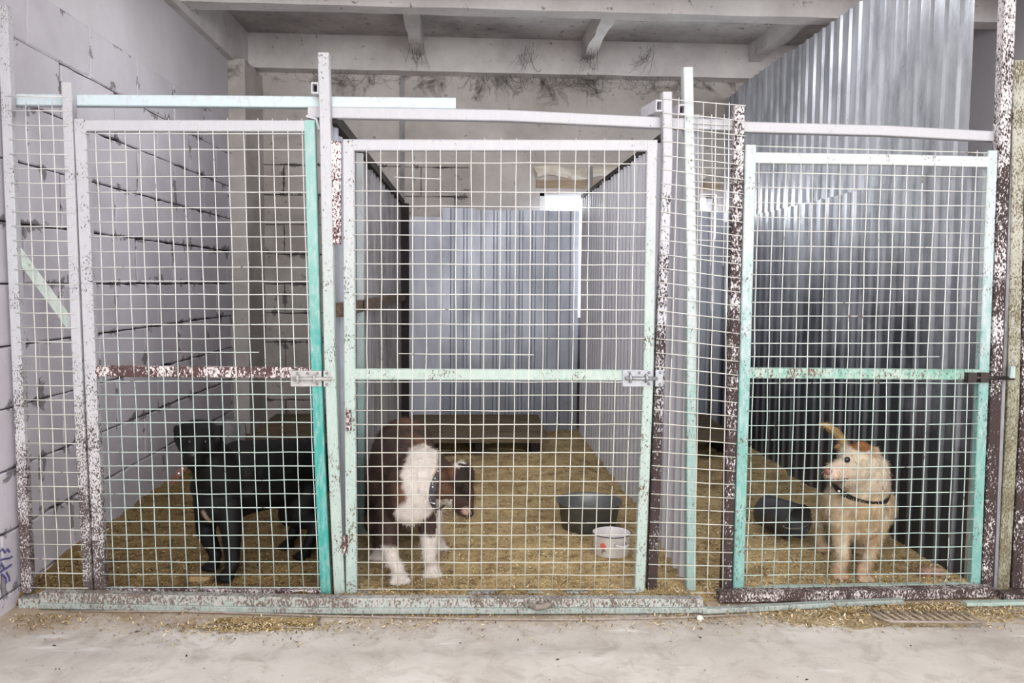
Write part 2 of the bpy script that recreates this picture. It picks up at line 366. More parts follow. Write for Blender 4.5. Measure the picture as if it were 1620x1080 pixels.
# --- blocks: a few jittered meshes shared by all
BL, BH, BT = 0.5, 0.216, 0.05
def block_mesh(name, seed, gap=0.002, jit=0.0022):
    rd = random.Random(seed); nx, nz = 7, 4
    a, b = BL/2-gap/2, BH/2-gap/2
    per = [(-a+2*a*i/nx, -b) for i in range(nx)]+[(a, -b+2*b*i/nz) for i in range(nz)]+[(a-2*a*i/nx, b) for i in range(nx)]+[(-a, b-2*b*i/nz) for i in range(nz)]
    v, f = [], []
    P = []
    for (x, z) in per:
        k = 1 - abs(rd.gauss(0, jit))/b if rd.random() < 0.86 else 1-rd.uniform(0.02, 0.10)
        P.append((x*(1-(1-k)*b/a) if abs(x) > a-1e-6 else x, z*k if abs(z) > b-1e-6 else z))
    n = len(P)
    for (x, z) in P: v.append((x, 0.0, z))                       # back ring (against the joint bed)
    for (x, z) in P: v.append((x*0.997, -BT+0.006, z*0.995))
    for (x, z) in P: v.append((x-math.copysign(0.008, x), -BT+rd.uniform(0, 0.001), z-math.copysign(0.006, z)))
    v.append((0, -BT-0.001, 0))
    for L in range(2):
        for k in range(n): f.append((L*n+k, L*n+(k+1) % n, (L+1)*n+(k+1) % n, (L+1)*n+k))
    for k in range(n): f.append((2*n+k, 2*n+(k+1) % n, 3*n))
    me = bpy.data.meshes.new(name); me.from_pydata(v, [], f); me.update(); return me
bm_left = [block_mesh('block', i) for i in range(10)]
for m_ in bm_left: m_.materials.append(M['block'])
bm_back = [block_mesh('block', 50+i, 0.0015, 0.0015) for i in range(8)]
for m_ in bm_back: m_.materials.append(M['block_back'])
for row in range(12):
    z = 0.06-BH/2+0.0+row*BH
    off = (row % 2)*0.25 + random.uniform(-0.05, 0.05) - 1.35
    y = off
    while y < BY:
        zt = z
        if z+BH/2 > 2.25: break
        o = bpy.data.objects.new('block', random.choice(bm_left)); col.objects.link(o); o.parent = wl
        o.location = (LX-0.022+0.026*0, y+BL/2, zt); o.rotation_euler = (0, 0, math.radians(90))
        o.location.x = LX + BT - 0.05 - 0.024 + random.uniform(0, 0.004)
        o.scale = (1, 0.5, 1)
        y += BL
for row in range(12):
    z = 0.06+BH/2+row*BH
    if z+BH/2 > 2.24: break
    x = LX + (row % 2)*0.25 - 0.25
    while x < RX:
        cx = x+BL/2
        inwin = (cx+BL/2 > WX0 and cx-BL/2 < WX1 and z+BH/2 > WZ0 and z-BH/2 < WZ1+0.12)
        hid = (z < 1.45 and cx > -0.3)
        if not inwin and not hid:
            o = bpy.data.objects.new('block', random.choice(bm_back)); col.objects.link(o); o.parent = wback
            o.location = (cx, BY+0.024+random.uniform(-0.003, 0.003), z); o.scale = (1, 0.5, 1)
        x += BL
MB().box((LX-0.03, -1.6, 0.06-BH+11*BH-0.215), (LX-0.001, 3.2, 2.66)).build('plaster_band', M['plaster'], wl)
MB().box((LX-0.03, -6.0, 0), (LX-0.001, -1.35, 2.66)).build('plaster_band', M['plaster'], wl)
MB().box((0.0, BY-0.004, 1.69), (WX0, BY+0.03, 2.15)).box((WX0, BY-0.002, WZ1), (WX1, BY+0.03, 2.15)).box((WX1, BY-0.002, 1.5), (1.98, BY+0.03, 2.15)).build('plaster_patch', M['back_plain'], wback)
MB().box((LX, BY-0.003, 2.02), (RX, BY+0.03, ZC)).build('plaster_band', M['back_plain'], wback)
MB().box((-0.50, BY-0.02, 1.5), (-0.47, BY, 2.64)).build('conduit', M['galv_grey'], wback)
# lowest courses of the back wall / above the courses: plain render
struct('trim_1', MB().box((LX-0.02, -6.0, 2.62), (LX+0.045, 3.2, ZC)), M['beam'], 'pale concrete edge beam on top of the block wall')
struct('trim_2', MB().box((LX-0.02, 2.72, 0), (LX+0.11, BY+0.03, 2.63)), M['back_plain'], 'stained pilaster in the corner of the back wall')
# ribs of the ceiling
def rough_box(a, b, seg=0.12, amp=0.006):
    bm = bmesh.new(); mb = MB().box(a, b)
    vv = [bm.verts.new(p) for p in mb.v]; [bm.faces.new([vv[i] for i in q]) for q in mb.f]
    L = [b[i]-a[i] for i in range(3)]
    for ax in range(3):
        n = min(60, int(L[ax]/seg))
        for k in range(1, n):
            c = [0, 0, 0]; c[ax] = a[ax]+L[ax]*k/n; no = [0, 0, 0]; no[ax] = 1
            bmesh.ops.bisect_plane(bm, geom=bm.verts[:]+bm.edges[:]+bm.faces[:], plane_co=c, plane_no=no)
    for v in bm.verts:
        d = mnoise.noise_vector(Vector(v.co)*6)*amp; v.co += d
    out = MB(); bm.verts.index_update(); out.v = [tuple(v.co) for v in bm.verts]; out.f = [tuple(v.index for v in f.verts) for f in bm.faces]; bm.free()
    return out
k = 3
for y0 in (3.06, 1.69, 0.29, -1.11, -2.51, -3.91, -5.31):
    y1 = BY+0.05 if y0 > 2.8 else y0+0.13
    struct('trim_%d' % k, rough_box((LX, y0, 2.66), (RX if y0 > 0 else 7.0, y1, ZC+0.02), 0.15, 0.005), M['beam'], 'pale concrete ceiling rib with cracked soffit'); k += 1
for x0 in (-0.40, 0.81, 2.03):
    struct('trim_%d' % k, rough_box((x0, 1.82, 2.77), (x0+0.08, 3.07, ZC+0.02), 0.08, 0.016), M['beam'], 'short flaking cross rib between the ceiling ribs'); k += 1
# sooty cobwebs sagging from the rib at the back wall and the cross ribs
cw = MB()
for _ in range(330):
    if random.random() < 0.7:
        x = random.choice((-0.9, 0.15, 0.62, 0.8, 1.1, 1.5))+random.gauss(0, 0.16); x = min(1.85, max(-1.4, x))
        a_ = Vector((x, 3.06+random.uniform(-0.01, 0.12), 2.655)); b_ = a_+Vector((random.gauss(0, 0.10), random.uniform(0, 0.06), random.uniform(-0.10, 0.0)))
    else:
        x = random.choice((-0.36, 0.85, 0.4, 1.25)); a_ = Vector((x+random.gauss(0, 0.03), random.uniform(2.7, 3.05), 2.78)); b_ = Vector((a_.x+random.gauss(0, 0.05), 3.045, 2.70+random.uniform(-0.04, 0.1)))
    sag = random.uniform(0.01, 0.06)
    b_.y = min(b_.y, 3.188); a_.y = min(a_.y, 3.188)
    cw.tube([a_.lerp(b_, q)-Vector((0, 0.004, 4*sag*q*(1-q))) for q in (0, .2, .4, .6, .8, 1)], random.uniform(0.0004, 0.0013), 3)
o = cw.build('cobwebs', simple('soot_web', srgb(84, 77, 72), 0.95), None, False, (0.2, 3.05, 2.65)); prop(o, 'sooty cobwebs sagging from the ceiling rib at the back wall', 'cobweb', None, 'stuff')
# window in the back wall
win = prop(link('window_1', bpy.data.meshes.new('window_1'), None), 'narrow overexposed daylight window behind the sheets', None, None, 'structure')
wm = MB()
wm.box((WX0, BY+0.1, WZ0), (WX0+0.05, BY+0.16, WZ1)).box((WX1-0.05, BY+0.1, WZ0), (WX1, BY+0.16, WZ1)).box((WX0, BY+0.1, WZ0), (WX1, BY+0.16, WZ0+0.05)).box((WX0, BY+0.1, WZ1-0.02), (WX1, BY+0.16, WZ1))
bpy.data.objects.remove(win)
win = struct('window_1', wm, M['frame_white'], 'narrow overexposed daylight window behind the sheets')
MB().box((WX0+0.05, BY+0.125, WZ0+0.05), (WX1-0.05, BY+0.13, WZ1-0.02)).build('pane', M['glass'], win)
# foam and board above the window
def lumpy(pts, r, n=10, amp=0.5, seed=0):
    mb = MB().tube(pts, r, n)
    mb.v = [tuple(Vector(p)+mnoise.noise_vector(Vector(p)*14+Vector((seed, 0, 0)))*r*amp) for p in mb.v]; return mb
fo = struct('trim_%d' % k, lumpy([(0.5+0.07*i, BY+0.0, 1.975+0.02*math.sin(i*1.1)) for i in range(19)], 0.045, 10, 0.7), M['foam'], 'ragged white mounting foam above the small window'); k += 1
struct('trim_%d' % k, rough_box((0.5, BY-0.02, 1.865), (1.885, BY+0.05, 1.925), 0.1, 0.006), wood('lintel_board', srgb(178, 160, 138), srgb(140, 118, 98)), 'old bare lintel board over the small window'); k += 1

# ------------------------------------------------------------------ corrugated sheets
def corr_profile(L, pitch=0.1, h=0.011, kind='trap'):
    out = []; s = 0.0
    if kind in ('trap', 'trap2'):
        while s < L:
            for a, d in (((0, 0), (0.62, 0), (0.72, 1), (0.88, 1), (0.98, 0)) if kind == 'trap' else ((0, 0), (0.36, 0), (0.54, 1), (0.82, 1), (0.99, 0))):
                if s+a*pitch <= L: out.append((s+a*pitch, d*h))
            s += pitch
    else:
        n = int(L/pitch*8)
        out = [(L*i/n, h*0.5*(1+math.sin(2*math.pi*L*i/n/pitch))) for i in range(n+1)]
    if out[-1][0] < L: out.append((L, 0))
    return out
def sheet(name, p0, p1, z0, z1, mat, parent, pitch=0.1, h=0.011, side=1, kind='trap', th=0.0012, ztop=None, lean=0.0):
    """vertical corrugated sheet from p0 to p1 (plan); ridges stand out towards `side`"""
    p0 = Vector((*p0, 0)); p1 = Vector((*p1, 0)); t = (p1-p0); L = t.length; t.normalize(); nrm = Vector((-t.y, t.x, 0))*side
    pr = corr_profile(L, pitch, h, kind); v = []; f = []
    zs = [z0 + (z1-z0)*i/4 for i in range(5)]
    n = len(pr)
    for layer in (0, 1):
        for zi, z in enumerate(zs):
            for s, d in pr:
                jz = (ztop(s) if ztop and zi == 4 else 0)
                w_ = 0.003*mnoise.noise(Vector((s*1.3, z*1.1, p0.x)))
                v.append(p0 + t*s + nrm*(d+w_-layer*th+lean*(z-z0)) + Vector((0, 0, z+jz)))
    m = 5*n
    for zi in range(4):
        for i in range(n-1):
            a = zi*n+i; f.append((a, a+1, a+n+1, a+n)); f.append((m+a, m+a+n, m+a+n+1, m+a+1))
    for i in range(n-1):
        f.append((i, m+i, m+i+1, i+1)); a = 4*n+i; f.append((a, a+1, m+a+1, m+a))
    for zi in range(4):
        a = zi*n; f.append((a, a+n, m+a+n, m+a)); a += n-1; f.append((a, m+a, m+a+n, a+n))
    o = MB().add(v, f).build(name, mat, parent)
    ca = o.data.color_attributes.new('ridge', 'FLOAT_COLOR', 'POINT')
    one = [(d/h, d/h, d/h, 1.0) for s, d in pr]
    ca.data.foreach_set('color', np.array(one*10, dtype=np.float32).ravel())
    return o

# middle partition (between spotted dog's pen and yellow dog's pen)
PM = 0.85
pt = thing('sheet_partition', (PM, 0.1, 0), 'grey corrugated steel partition with dark top angle beside the metal basin', 'partition')
jag = lambda s: 0.012*math.sin(s*21)
for a, b in ((0.06, 1.08), (1.05, 2.08), (2.05, 3.04)):
    sheet('corrugated_sheet', (PM, a), (PM+0.002*(a > 1), b), 0.03, 1.775, M['galv_light'], pt, 0.100, 0.030, 1, 'trap2', ztop=jag)
MB().box((PM-0.03, 0.55, 1.775), (PM+0.01, 3.08, 1.80)).box((PM+0.0, 0.55, 1.74), (PM+0.01, 3.08, 1.80)).build('top_rail', M['wood_dark'], pt)
MB().box((PM+0.012, 3.0, 0.0), (PM+0.045, 3.04, 2.0)).build('post', M['galv_grey'], pt)
# left partition
PL = -0.478
pt2 = thing('sheet_partition', (PL, 0.1, 0), 'dull weathered sheet partition with timber batten behind the brown and white dog', 'partition')
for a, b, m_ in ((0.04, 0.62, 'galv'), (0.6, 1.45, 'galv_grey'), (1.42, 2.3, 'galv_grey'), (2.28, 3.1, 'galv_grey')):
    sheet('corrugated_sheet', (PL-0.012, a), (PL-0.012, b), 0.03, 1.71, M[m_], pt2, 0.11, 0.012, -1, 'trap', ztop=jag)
MB().box((PL-0.02, 0.03, 1.715), (PL+0.012, 3.15, 1.755)).build('top_rail', M['wood_dark'], pt2)
MB().box((PL+0.004, 0.03, 1.03), (PL+0.03, 3.1, 1.08)).build('batten', M['batten'], pt2)
MB().box((PL+0.003, 0.60, 0.03), (PL+0.03, 0.632, 1.70)).build('post', M['p_turq_worn'], pt2)
MB().box((PL+0.003, 3.0, 0.03), (PL+0.05, 3.06, 1.72)).build('post', M['wood_dark'], pt2)
# tall partition
PR = 1.9
pt3 = thing('tall_sheet_partition', (PR, 0.1, 0), 'tall galvanised ribbed sheet partition rising to the ceiling beside the yellow dog', 'partition')
ys = [0.15, 1.0, 1.95, 2.85, 3.16]
for i, (a, b) in enumerate(zip(ys, ys[1:])):
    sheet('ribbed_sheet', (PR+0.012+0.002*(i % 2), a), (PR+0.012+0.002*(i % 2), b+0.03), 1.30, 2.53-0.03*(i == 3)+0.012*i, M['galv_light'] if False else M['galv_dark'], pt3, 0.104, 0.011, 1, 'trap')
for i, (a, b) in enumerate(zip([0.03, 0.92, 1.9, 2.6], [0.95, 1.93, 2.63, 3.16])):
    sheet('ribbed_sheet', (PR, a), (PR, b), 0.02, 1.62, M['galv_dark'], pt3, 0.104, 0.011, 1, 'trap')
MB().box((PR+0.03, 0.05, 1.50), (PR+0.07, 3.15, 1.54)).build('rail', M['galv_grey'], pt3)
# sheets on the back wall
def backsheet(x0, x1, z1, mat, label, kind='trap', pitch=0.1, h=0.011, y=3.12):
    o = sheet('wall_sheet', (x0, y), (x1, y), 0.03, z1, mat, None, pitch, h, -1, kind)
    prop(o, label, 'metal sheet')
    return o
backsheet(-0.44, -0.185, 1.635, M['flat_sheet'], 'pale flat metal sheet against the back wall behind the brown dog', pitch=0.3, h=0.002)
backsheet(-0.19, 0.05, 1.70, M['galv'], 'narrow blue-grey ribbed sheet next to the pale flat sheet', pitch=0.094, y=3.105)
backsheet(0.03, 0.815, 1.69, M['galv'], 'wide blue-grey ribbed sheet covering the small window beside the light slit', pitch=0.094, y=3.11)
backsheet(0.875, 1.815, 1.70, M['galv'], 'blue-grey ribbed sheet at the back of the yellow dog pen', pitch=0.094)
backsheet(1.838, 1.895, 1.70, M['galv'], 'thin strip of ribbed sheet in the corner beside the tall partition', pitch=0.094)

# ------------------------------------------------------------------ bedding
FLATS = []           # (x, y, radius, height): where a vessel stands the sawdust is pressed down
def bed_front(x):
    if x > PM+0.02: return -0.055
    return float(np.interp(x, [-1.6, -0.52, 0.3, 0.87], [-0.018, -0.100, -0.122, -0.134]))
def bed_z(x, y):
    z = bed_raw(x, y)
    for fx, fy, fr, fz in FLATS:
        d = math.hypot(x-fx, y-fy)
        if d < fr+0.05: z = lerp(fz, z, min(1, max(0, (d-fr)/0.05)))
    return z
def lerp(a, b, t): return a+(b-a)*t
def bed_raw(x, y):
    z = 0.028 + 0.030*min(1, max(0, y/0.8)) + 0.022*mnoise.noise(Vector((x*3, y*3, 1))) + 0.016*mnoise.noise(Vector((x*9, y*9, 4))) + 0.004*mnoise.noise(Vector((x*28, y*28, 9)))
    if -0.47 < x < 0.86:
        z += 0.07*math.exp(-((x-0.35)/0.3)**2-((y-1.8)/0.35)**2) + 0.05*math.exp(-((x-0.62)/0.2)**2-((y-1.2)/0.6)**2)
    if x < -0.47: z += 0.03*math.exp(-((x+1.6)/0.15)**2)
    if x > 0.86: z += 0.04*math.exp(-((x-1.0)/0.25)**2)*min(1, max(0, (y-0.2)))
    fr_ = bed_front(x)
    if y < fr_+0.05: z *= max(0.0, min(1.0, (y-fr_)/0.05))
    return max(0.002, z)
BASIN = onZ(937, 843, 0.075)+Vector((0, 0.11, 0)); POT = onZ(972, 888, 0.045)+Vector((0, 0.075, 0)); BUCKET = onZ(1250, 846, 0.07)+Vector((-0.015, 0.09, 0))
for c_, r_ in ((BASIN, 0.115), (POT, 0.07), (BUCKET, 0.13)): FLATS.append((c_.x, c_.y, r_, bed_raw(c_.x, c_.y)))
tints = [srgb(*c) for c in ((212, 192, 150), (184, 160, 112), (226, 210, 176), (140, 116, 78), (98, 76, 50), (196, 172, 126), (168, 142, 98))]
def flakes(n, area_fn, zfn, size=(0.002, 0.0065), pal=tints):
    V, Fc, T = [], [], []
    while len(Fc) < n:
        x, y = area_fn(); z = zfn(x, y)
        a = random.uniform(0, 6.283); l = random.uniform(*size); wd = l*random.uniform(0.2, 0.5)
        ti = random.gauss(0, 0.35); tj = random.gauss(0, 0.35)
        d = Vector((math.cos(a), math.sin(a), ti)).normalized()*l; e = Vector((-math.sin(a), math.cos(a), tj)).normalized()*wd
        c = Vector((x, y, z+0.003+abs(ti)*l*0.8)); i = len(V)
        V += [c-d-e, c+d-e*0.6, c+d+e*0.6, c-d+e]; Fc.append((i, i+1, i+2, i+3))
        t = random.choice(pal); g = random.uniform(0.7, 1.15); T += [(t[0]*g, t[1]*g, t[2]*g, 1)]*4
    return V, Fc, T
def flake_obj(name, data, parent=None):
    V, Fc, T = data; o = mk(name, V, Fc, M['flakes'], parent)
    ca = o.data.color_attributes.new('tint', 'FLOAT_COLOR', 'POINT')
    ca.data.foreach_set('color', np.array(T, dtype=np.float32).ravel())
    o['kind'] = 'stuff'; return o
dark_tints = [srgb(*c) for c in ((150, 126, 84), (112, 88, 56), (170, 146, 100), (84, 62, 40), (60, 44, 30), (190, 168, 120))]
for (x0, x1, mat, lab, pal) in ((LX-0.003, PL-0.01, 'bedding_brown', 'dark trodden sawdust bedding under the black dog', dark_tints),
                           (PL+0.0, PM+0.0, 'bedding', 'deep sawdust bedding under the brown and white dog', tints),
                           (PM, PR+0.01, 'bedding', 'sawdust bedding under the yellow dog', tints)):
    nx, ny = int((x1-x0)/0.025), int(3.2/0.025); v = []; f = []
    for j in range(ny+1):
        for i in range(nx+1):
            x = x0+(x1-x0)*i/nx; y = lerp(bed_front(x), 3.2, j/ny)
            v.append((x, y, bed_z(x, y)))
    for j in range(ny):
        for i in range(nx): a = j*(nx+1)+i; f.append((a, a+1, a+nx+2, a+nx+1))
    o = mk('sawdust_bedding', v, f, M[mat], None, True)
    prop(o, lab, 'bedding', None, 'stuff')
    def ar(x0=x0, x1=x1):
        x = random.uniform(x0+0.02, x1-0.02)
        return x, lerp(bed_front(x)+0.012, 3.09, random.random()**2.0)
    flake_obj('wood_flakes', flakes(20000, ar, bed_z, pal=pal), o)
# strewn sawdust in the aisle
def ar_aisle():
    while True:
        x = random.uniform(-1.55, 2.6); y = -0.10-abs(random.gauss(0, 0.095))
        if random.random() < 0.3+0.7*(mnoise.noise(Vector((x*3, y*5, 2))) > 0): return x, y
o = flake_obj('strewn_sawdust', flakes(9000, ar_aisle, lambda x, y: 0.0005, (0.002, 0.006))); prop(o, 'thin strewn sawdust along the foot of the gates', 'sawdust')
def pile(cx, cy, sx, sy, h, n, lab):
    v, f = [], []; N = 26; Mn = 14
    zf = lambda x, y: max(0, h*math.exp(-(((x-cx)/sx)**2+((y-cy)/sy)**2)*1.3)-0.004 + 0.3*h*mnoise.noise(Vector((x*14, y*14, 3))))
    for j in range(Mn+1):
        for i in range(N+1):
            x = cx+sx*2*(i/N-0.5)*1.3; y = cy+sy*2*(j/Mn-0.5)*1.3; v.append((x, y, zf(x, y)-0.002))
    for j in range(Mn):
        for i in range(N): a = j*(N+1)+i; f.append((a, a+1, a+N+2, a+N+1))
    o = mk('sawdust_pile', v, f, M['sawdust_pale'], None, True); prop(o, lab, 'sawdust', None, 'stuff')
    flake_obj('wood_flakes', flakes(n, lambda: (random.gauss(cx, sx*0.55), random.gauss(cy, sy*0.5)), zf, (0.002, 0.007)), o)
pile(1.50, -0.215, 0.42, 0.085, 0.026, 4000, 'heap of pale sawdust spilled under the gate of the yellow dog')
pile(-0.70, -0.235, 0.22, 0.04, 0.010, 1500, 'thin spill of sawdust over the buried plate before the black dog')

# ------------------------------------------------------------------ fence frame
ff = thing('fence_frame', (0.0, 0.0, 0), 'painted steel tube frame with posts, top rails and sills that carries the gates', 'fence')
YP, YR = -0.022, 0.02
bar('post', [(3, 8), (14, 300), (27, 600), (41, 937)], 15, M['p_white_rusty'], ff, YP, 0.035)
bar('post', [(104, 130), (118, 500), (126.5, 700), (138.5, 937)], 14.5, M['p_white_rusty'], ff, YP, 0.04)
bar('post', [(511, 83), (514, 190), (521, 560), (527, 720), (537, 942)], 17, M['p_white_mint'], ff, YP, 0.04)
bar('post', [(1056, 145), (1057, 250), (1045, 580), (1032, 941)], 15, M['p_brown'], ff, YP, 0.04)
bar('post', [(1089, 106), (1095, 420), (1094, 940)], 15.5, M['p_turq_worn'], ff, YP+0.03, 0.04)
bar('post', [(1171, 167), (1162, 560), (1150, 938)], 16, M['p_brown2'], ff, YP+0.012, 0.04)
bar('post', [(1601, -30), (1590, 240), (1576, 640), (1562, 935)], 18, M['p_brown2'], ff, YP, 0.045)
bar('top_rail', [(8, 157), (300, 159), (721, 163)], 17, M['p_white_blue'], ff, YR, 0.04)
bar('top_rail', [(487, 177), (800, 182), (1032, 193), (1172, 198)], 17, M['p_white'], ff, YR-0.004, 0.04)
bar('top_rail', [(1172, 200), (1400, 206), (1590, 216)], 16, M['p_white'], ff, YR-0.004, 0.04)
bar('hinge_plate', [(531, 223), (531, 386)], 16, M['p_red'], ff, YP+0.004, 0.02)
bar('wedge_plate', [(484, 183), (500, 188), (505, 205)], 4, M['p_white'], ff, 0.0, 0.03, 0.001)
# cut tube stubs with dark hollow ends
def stub(x, y, wpx, hpx, tail):
    a = onY(x, y, -0.015); hw, hh = wpx/PXM/2, hpx/PXM/2
    mb = MB(); o2 = Vector((tail[0]/PXM, 0.10, -tail[1]/PXM)); v = []
    for base in (Vector((0, 0, 0)), o2):
        for s, t in ((-1, -1), (1, -1), (1, 1), (-1, 1)): v.append(a+base+Vector((s*hw, 0, t*hh)))
    i_ = [a+Vector((s*hw*0.62, 0, t*hh*0.7)) for s, t in ((-1, -1), (1, -1), (1, 1), (-1, 1))]
    j_ = [p+Vector((0, 0.03, 0)) for p in i_]
    mb.add(v+i_+j_, [(0, 1, 5, 4), (1, 2, 6, 5), (2, 3, 7, 6), (3, 0, 4, 7), (7, 6, 5, 4), (0, 8, 9, 1), (1, 9, 10, 2), (2, 10, 11, 3), (3, 11, 8, 0), (8, 12, 13, 9), (9, 13, 14, 10), (10, 14, 15, 11), (11, 15, 12, 8)])
    st = mb.build('tube_stub', M['p_white'], ff)
    MB().add(j_, [(0, 1, 2, 3)]).build('hollow_shade', M['hollow_shade'], st)  # dark plate painted in for the shade inside the tube
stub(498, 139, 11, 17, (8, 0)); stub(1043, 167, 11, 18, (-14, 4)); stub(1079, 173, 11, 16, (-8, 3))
# sills
bar('sill', [(62, 946, -0.050), (520, 955, -0.136), (855, 956, -0.158), (1112, 956, -0.170)], 17, M['p_sill'], ff, 0, 0.04)
bar('sill', [(62, 959, -0.060), (520, 967, -0.146), (855, 967, -0.170), (1118, 966, -0.180)], 9, M['p_sill_mint'], ff, 0, 0.06)
bar('sill', [(1140, 946, -0.090), (1400, 942, -0.086), (1574, 938, -0.076)], 16, M['p_sill_dark'], ff, 0, 0.05)
bar('sill', [(1112, 968, -0.186), (1160, 966, -0.177), (1330, 957, -0.139), (1430, 953, -0.124)], 8, M['p_sill_mint'], ff, 0, 0.03)
bar('threshold', [(1592, 947, -0.106), (1800, 946, -0.116)], 11, M['p_sill_dark'], ff, 0, 0.06)
bar('threshold', [(1530, 957, -0.152), (1800, 952, -0.144)], 6, M['p_mint'], ff, 0, 0.03)
# loose rod along the sill
rodp = [onZ(x, y, 0.006) for x, y in ((105, 966), (300, 967), (520, 974), (760, 979), (900, 980), (1060, 977), (1180, 972))]
prop(MB().tube(densify(rodp, 0.15), 0.0035, 6).build('steel_rod', M['rod'], None, True), 'long thin steel rod lying along the sills on the floor', 'rod')
c = onY(855, 960, -0.172)
prop(lumpy([c+Vector((-0.035, 0.0, 0.006)), c+Vector((-0.01, -0.008, 0.0)), c+Vector((0.012, -0.006, 0.004)), c+Vector((0.035, 0.002, 0.010))], 0.011, 9, 1.1, 5).build('rag', simple('dirty_rag', srgb(140, 130, 120), 0.9, 0, 0.8, srgb(80, 70, 62), 60), None, True, tuple(c)), 'small crumpled dirty rag caught on the sill under the brown dog gate', 'rag')
# offcut block under the far post
a = onZ(46, 962, 0.0)
prop(rough_box((a.x-0.035, a.y, 0.0), (a.x+0.035, a.y+0.10, 0.035), 0.03, 0.005).build('mortar_lump', M['p_sill'], None, False, (a.x, a.y, 0)), 'small grey lump at the end of the sill by the block wall', 'rubble')

# ------------------------------------------------------------------ wire panels & gates
def lerp(a, b, t): return a+(b-a)*t
def xat(line, y):
    for (x0, y0), (x1, y1) in zip(line, line[1:]):
        if y <= y1 or (x1, y1) == line[-1]: return x0+(x1-x0)*(y-y0)/(y1-y0)
wp = thing('mesh_fence_panel', onY(90, 940, 0.01), 'narrow white wire panel with slanted mint brace between the block wall and gate', 'wire panel')
LA = [(3, 8), (14, 300), (27, 600), (41, 937)]; LB = [(104, 130), (119, 500), (127, 700), (140, 937)]
y = 153.0
while y < 935:
    wire([(xat(LA, y)+3, y-1), (xat(LB, y), y)], M['wire_white'], wp, YP-0.003); y += 22.85
for u in (0.30, 0.52, 0.75):
    wire([(lerp(xat(LA, yy)+4, xat(LB, yy), u), yy) for yy in (160, 320, 480, 640, 800, 932)], M['wire_white'], wp, YP+0.001)
bar('brace', [(20, 388), (113, 516)], 16, M['p_mint'], wp, 0.005, 0.004, 0.001)

def gate(name, label, L, R, top, mid, bot, mats, hz, hz_skip, u0, du, n, wmat, Yg=-0.016, foot=940):
    g = thing(name, onY((L[-1][0]+R[-1][0])/2, foot, 0.0), label, 'gate')
    bar('stile', L, 17.5, M[mats[0]], g, Yg, 0.032); bar('stile', R, 16.5, M[mats[1]], g, Yg, 0.032)
    bar('top_rail', top, 17, M[mats[2]], g, Yg+0.001, 0.03); bar('middle_rail', mid, 17, M[mats[3]], g, Yg+0.001, 0.03); bar('bottom_rail', bot, 9, M[mats[4]], g, Yg+0.001, 0.03)
    for i, yy in enumerate(hz):
        dl, dr = (yy if isinstance(yy, tuple) else (yy, yy))
        xa, xb = xat(L, dl)+7, xat(R, dr)-7
        if i in hz_skip:
            a, b = hz_skip[i]; xa, xb = lerp(xa, xb, a), lerp(xa, xb, b)
        wire([(xa, dl), ((xa+xb)/2, (dl+dr)/2+random.uniform(-0.7, 0.7)), (xb, dr)], M[wmat], g, Yg-0.002)
    ya, yb = top[0][1], bot[0][1]
    for k_ in range(n):
        u = u0+du*k_ + random.uniform(-0.003, 0.003)
        yst = ya-random.choice((2, 2, 2, 11)) if name == 'kennel_gate' else ya
        yy = [yst]+[lerp(ya, yb, q) for q in (0.15, 0.3, 0.45, 0.6, 0.75, 0.9, 1.0)]
        wire([(lerp(xat(L, q)+8, xat(R, q)-8, u)+random.uniform(-0.8, 0.8), q) for q in yy], M[wmat], g, Yg+0.0025)
    return g
# gate of the black dog
GL = [(125.5, 188), (134.5, 400), (146, 680), (158, 938)]; GR = [(489, 190), (497, 490), (505, 720), (515, 941)]
g1 = gate('kennel_gate', 'steel mesh gate with a vivid turquoise stile in front of the black dog', GL, GR, [(117, 198), (497, 199)], [(138, 587), (506, 590)], [(150, 936), (515, 938)],
          ('p_white_rusty', 'p_turq', 'p_white', 'p_rail_brown', 'p_rail_brown'),
          [211, (237, 237), (258, 257), (280, 278), 304, 329, 351, 374, 398, 423, 445, 466, 489, 513, 535, 557, 603, 624, 647, 668, 691, 715, 737, 759, 781, 803, 825, 846, 867, 888, 908, 929],
          {2: (0, 0.18), 15: (0, 0.76)}, 0.046, 0.0675, 15, 'wire_mint')
HL = [(551, 221), (553, 600), (556, 942)]; HR = [(1032, 222), (1026, 600), (1012, 942)]
g2 = gate('kennel_gate', 'steel mesh gate of flaking white and pale green paint before the brown dog', HL, HR, [(543, 229), (1040, 229.5)], [(553, 592), (1032, 594)], [(556, 943), (1012, 940)],
          ('p_white_mint', 'p_white_mint', 'p_white', 'p_mint', 'p_sill'),
          [(257, 259), (280, 283), (302, 305), (325, 329), (349, 352), (371, 374), (395, 397), (417, 419), (441, 443), (465, 467), (489, 490), (512, 513), (535, 535), (559, 561), 604, 625, 649, 671, 693, 716, 738, 761, 783, 804, 827, 846, 868, 889, 909, 932],
          {1: (0.14, 0.30), 13: (0.15, 0.62)}, 0.0445, 0.0507, 19, 'wire_white')
KL = [(1188.5, 229), (1179.8, 560), (1168.5, 937)]; KR = [(1571.5, 238), (1557.5, 600), (1544, 930)]
hz3 = [(231, 242)]+[(a, b) for a, b in zip([272.6, 296, 320, 343, 365, 389, 412, 434, 456, 478, 500, 522, 543, 564], [280, 303, 326, 348, 369, 392, 415, 436, 457, 478, 499.5, 522, 542, 564])]+[(606, 606)]+[(a, b) for a, b in zip([628, 650, 673, 696, 718, 741, 761, 782, 804, 827, 847, 868, 889, 910], [627.5, 649, 670, 693, 715, 737, 757, 778, 800, 821, 842, 864, 884, 906])]
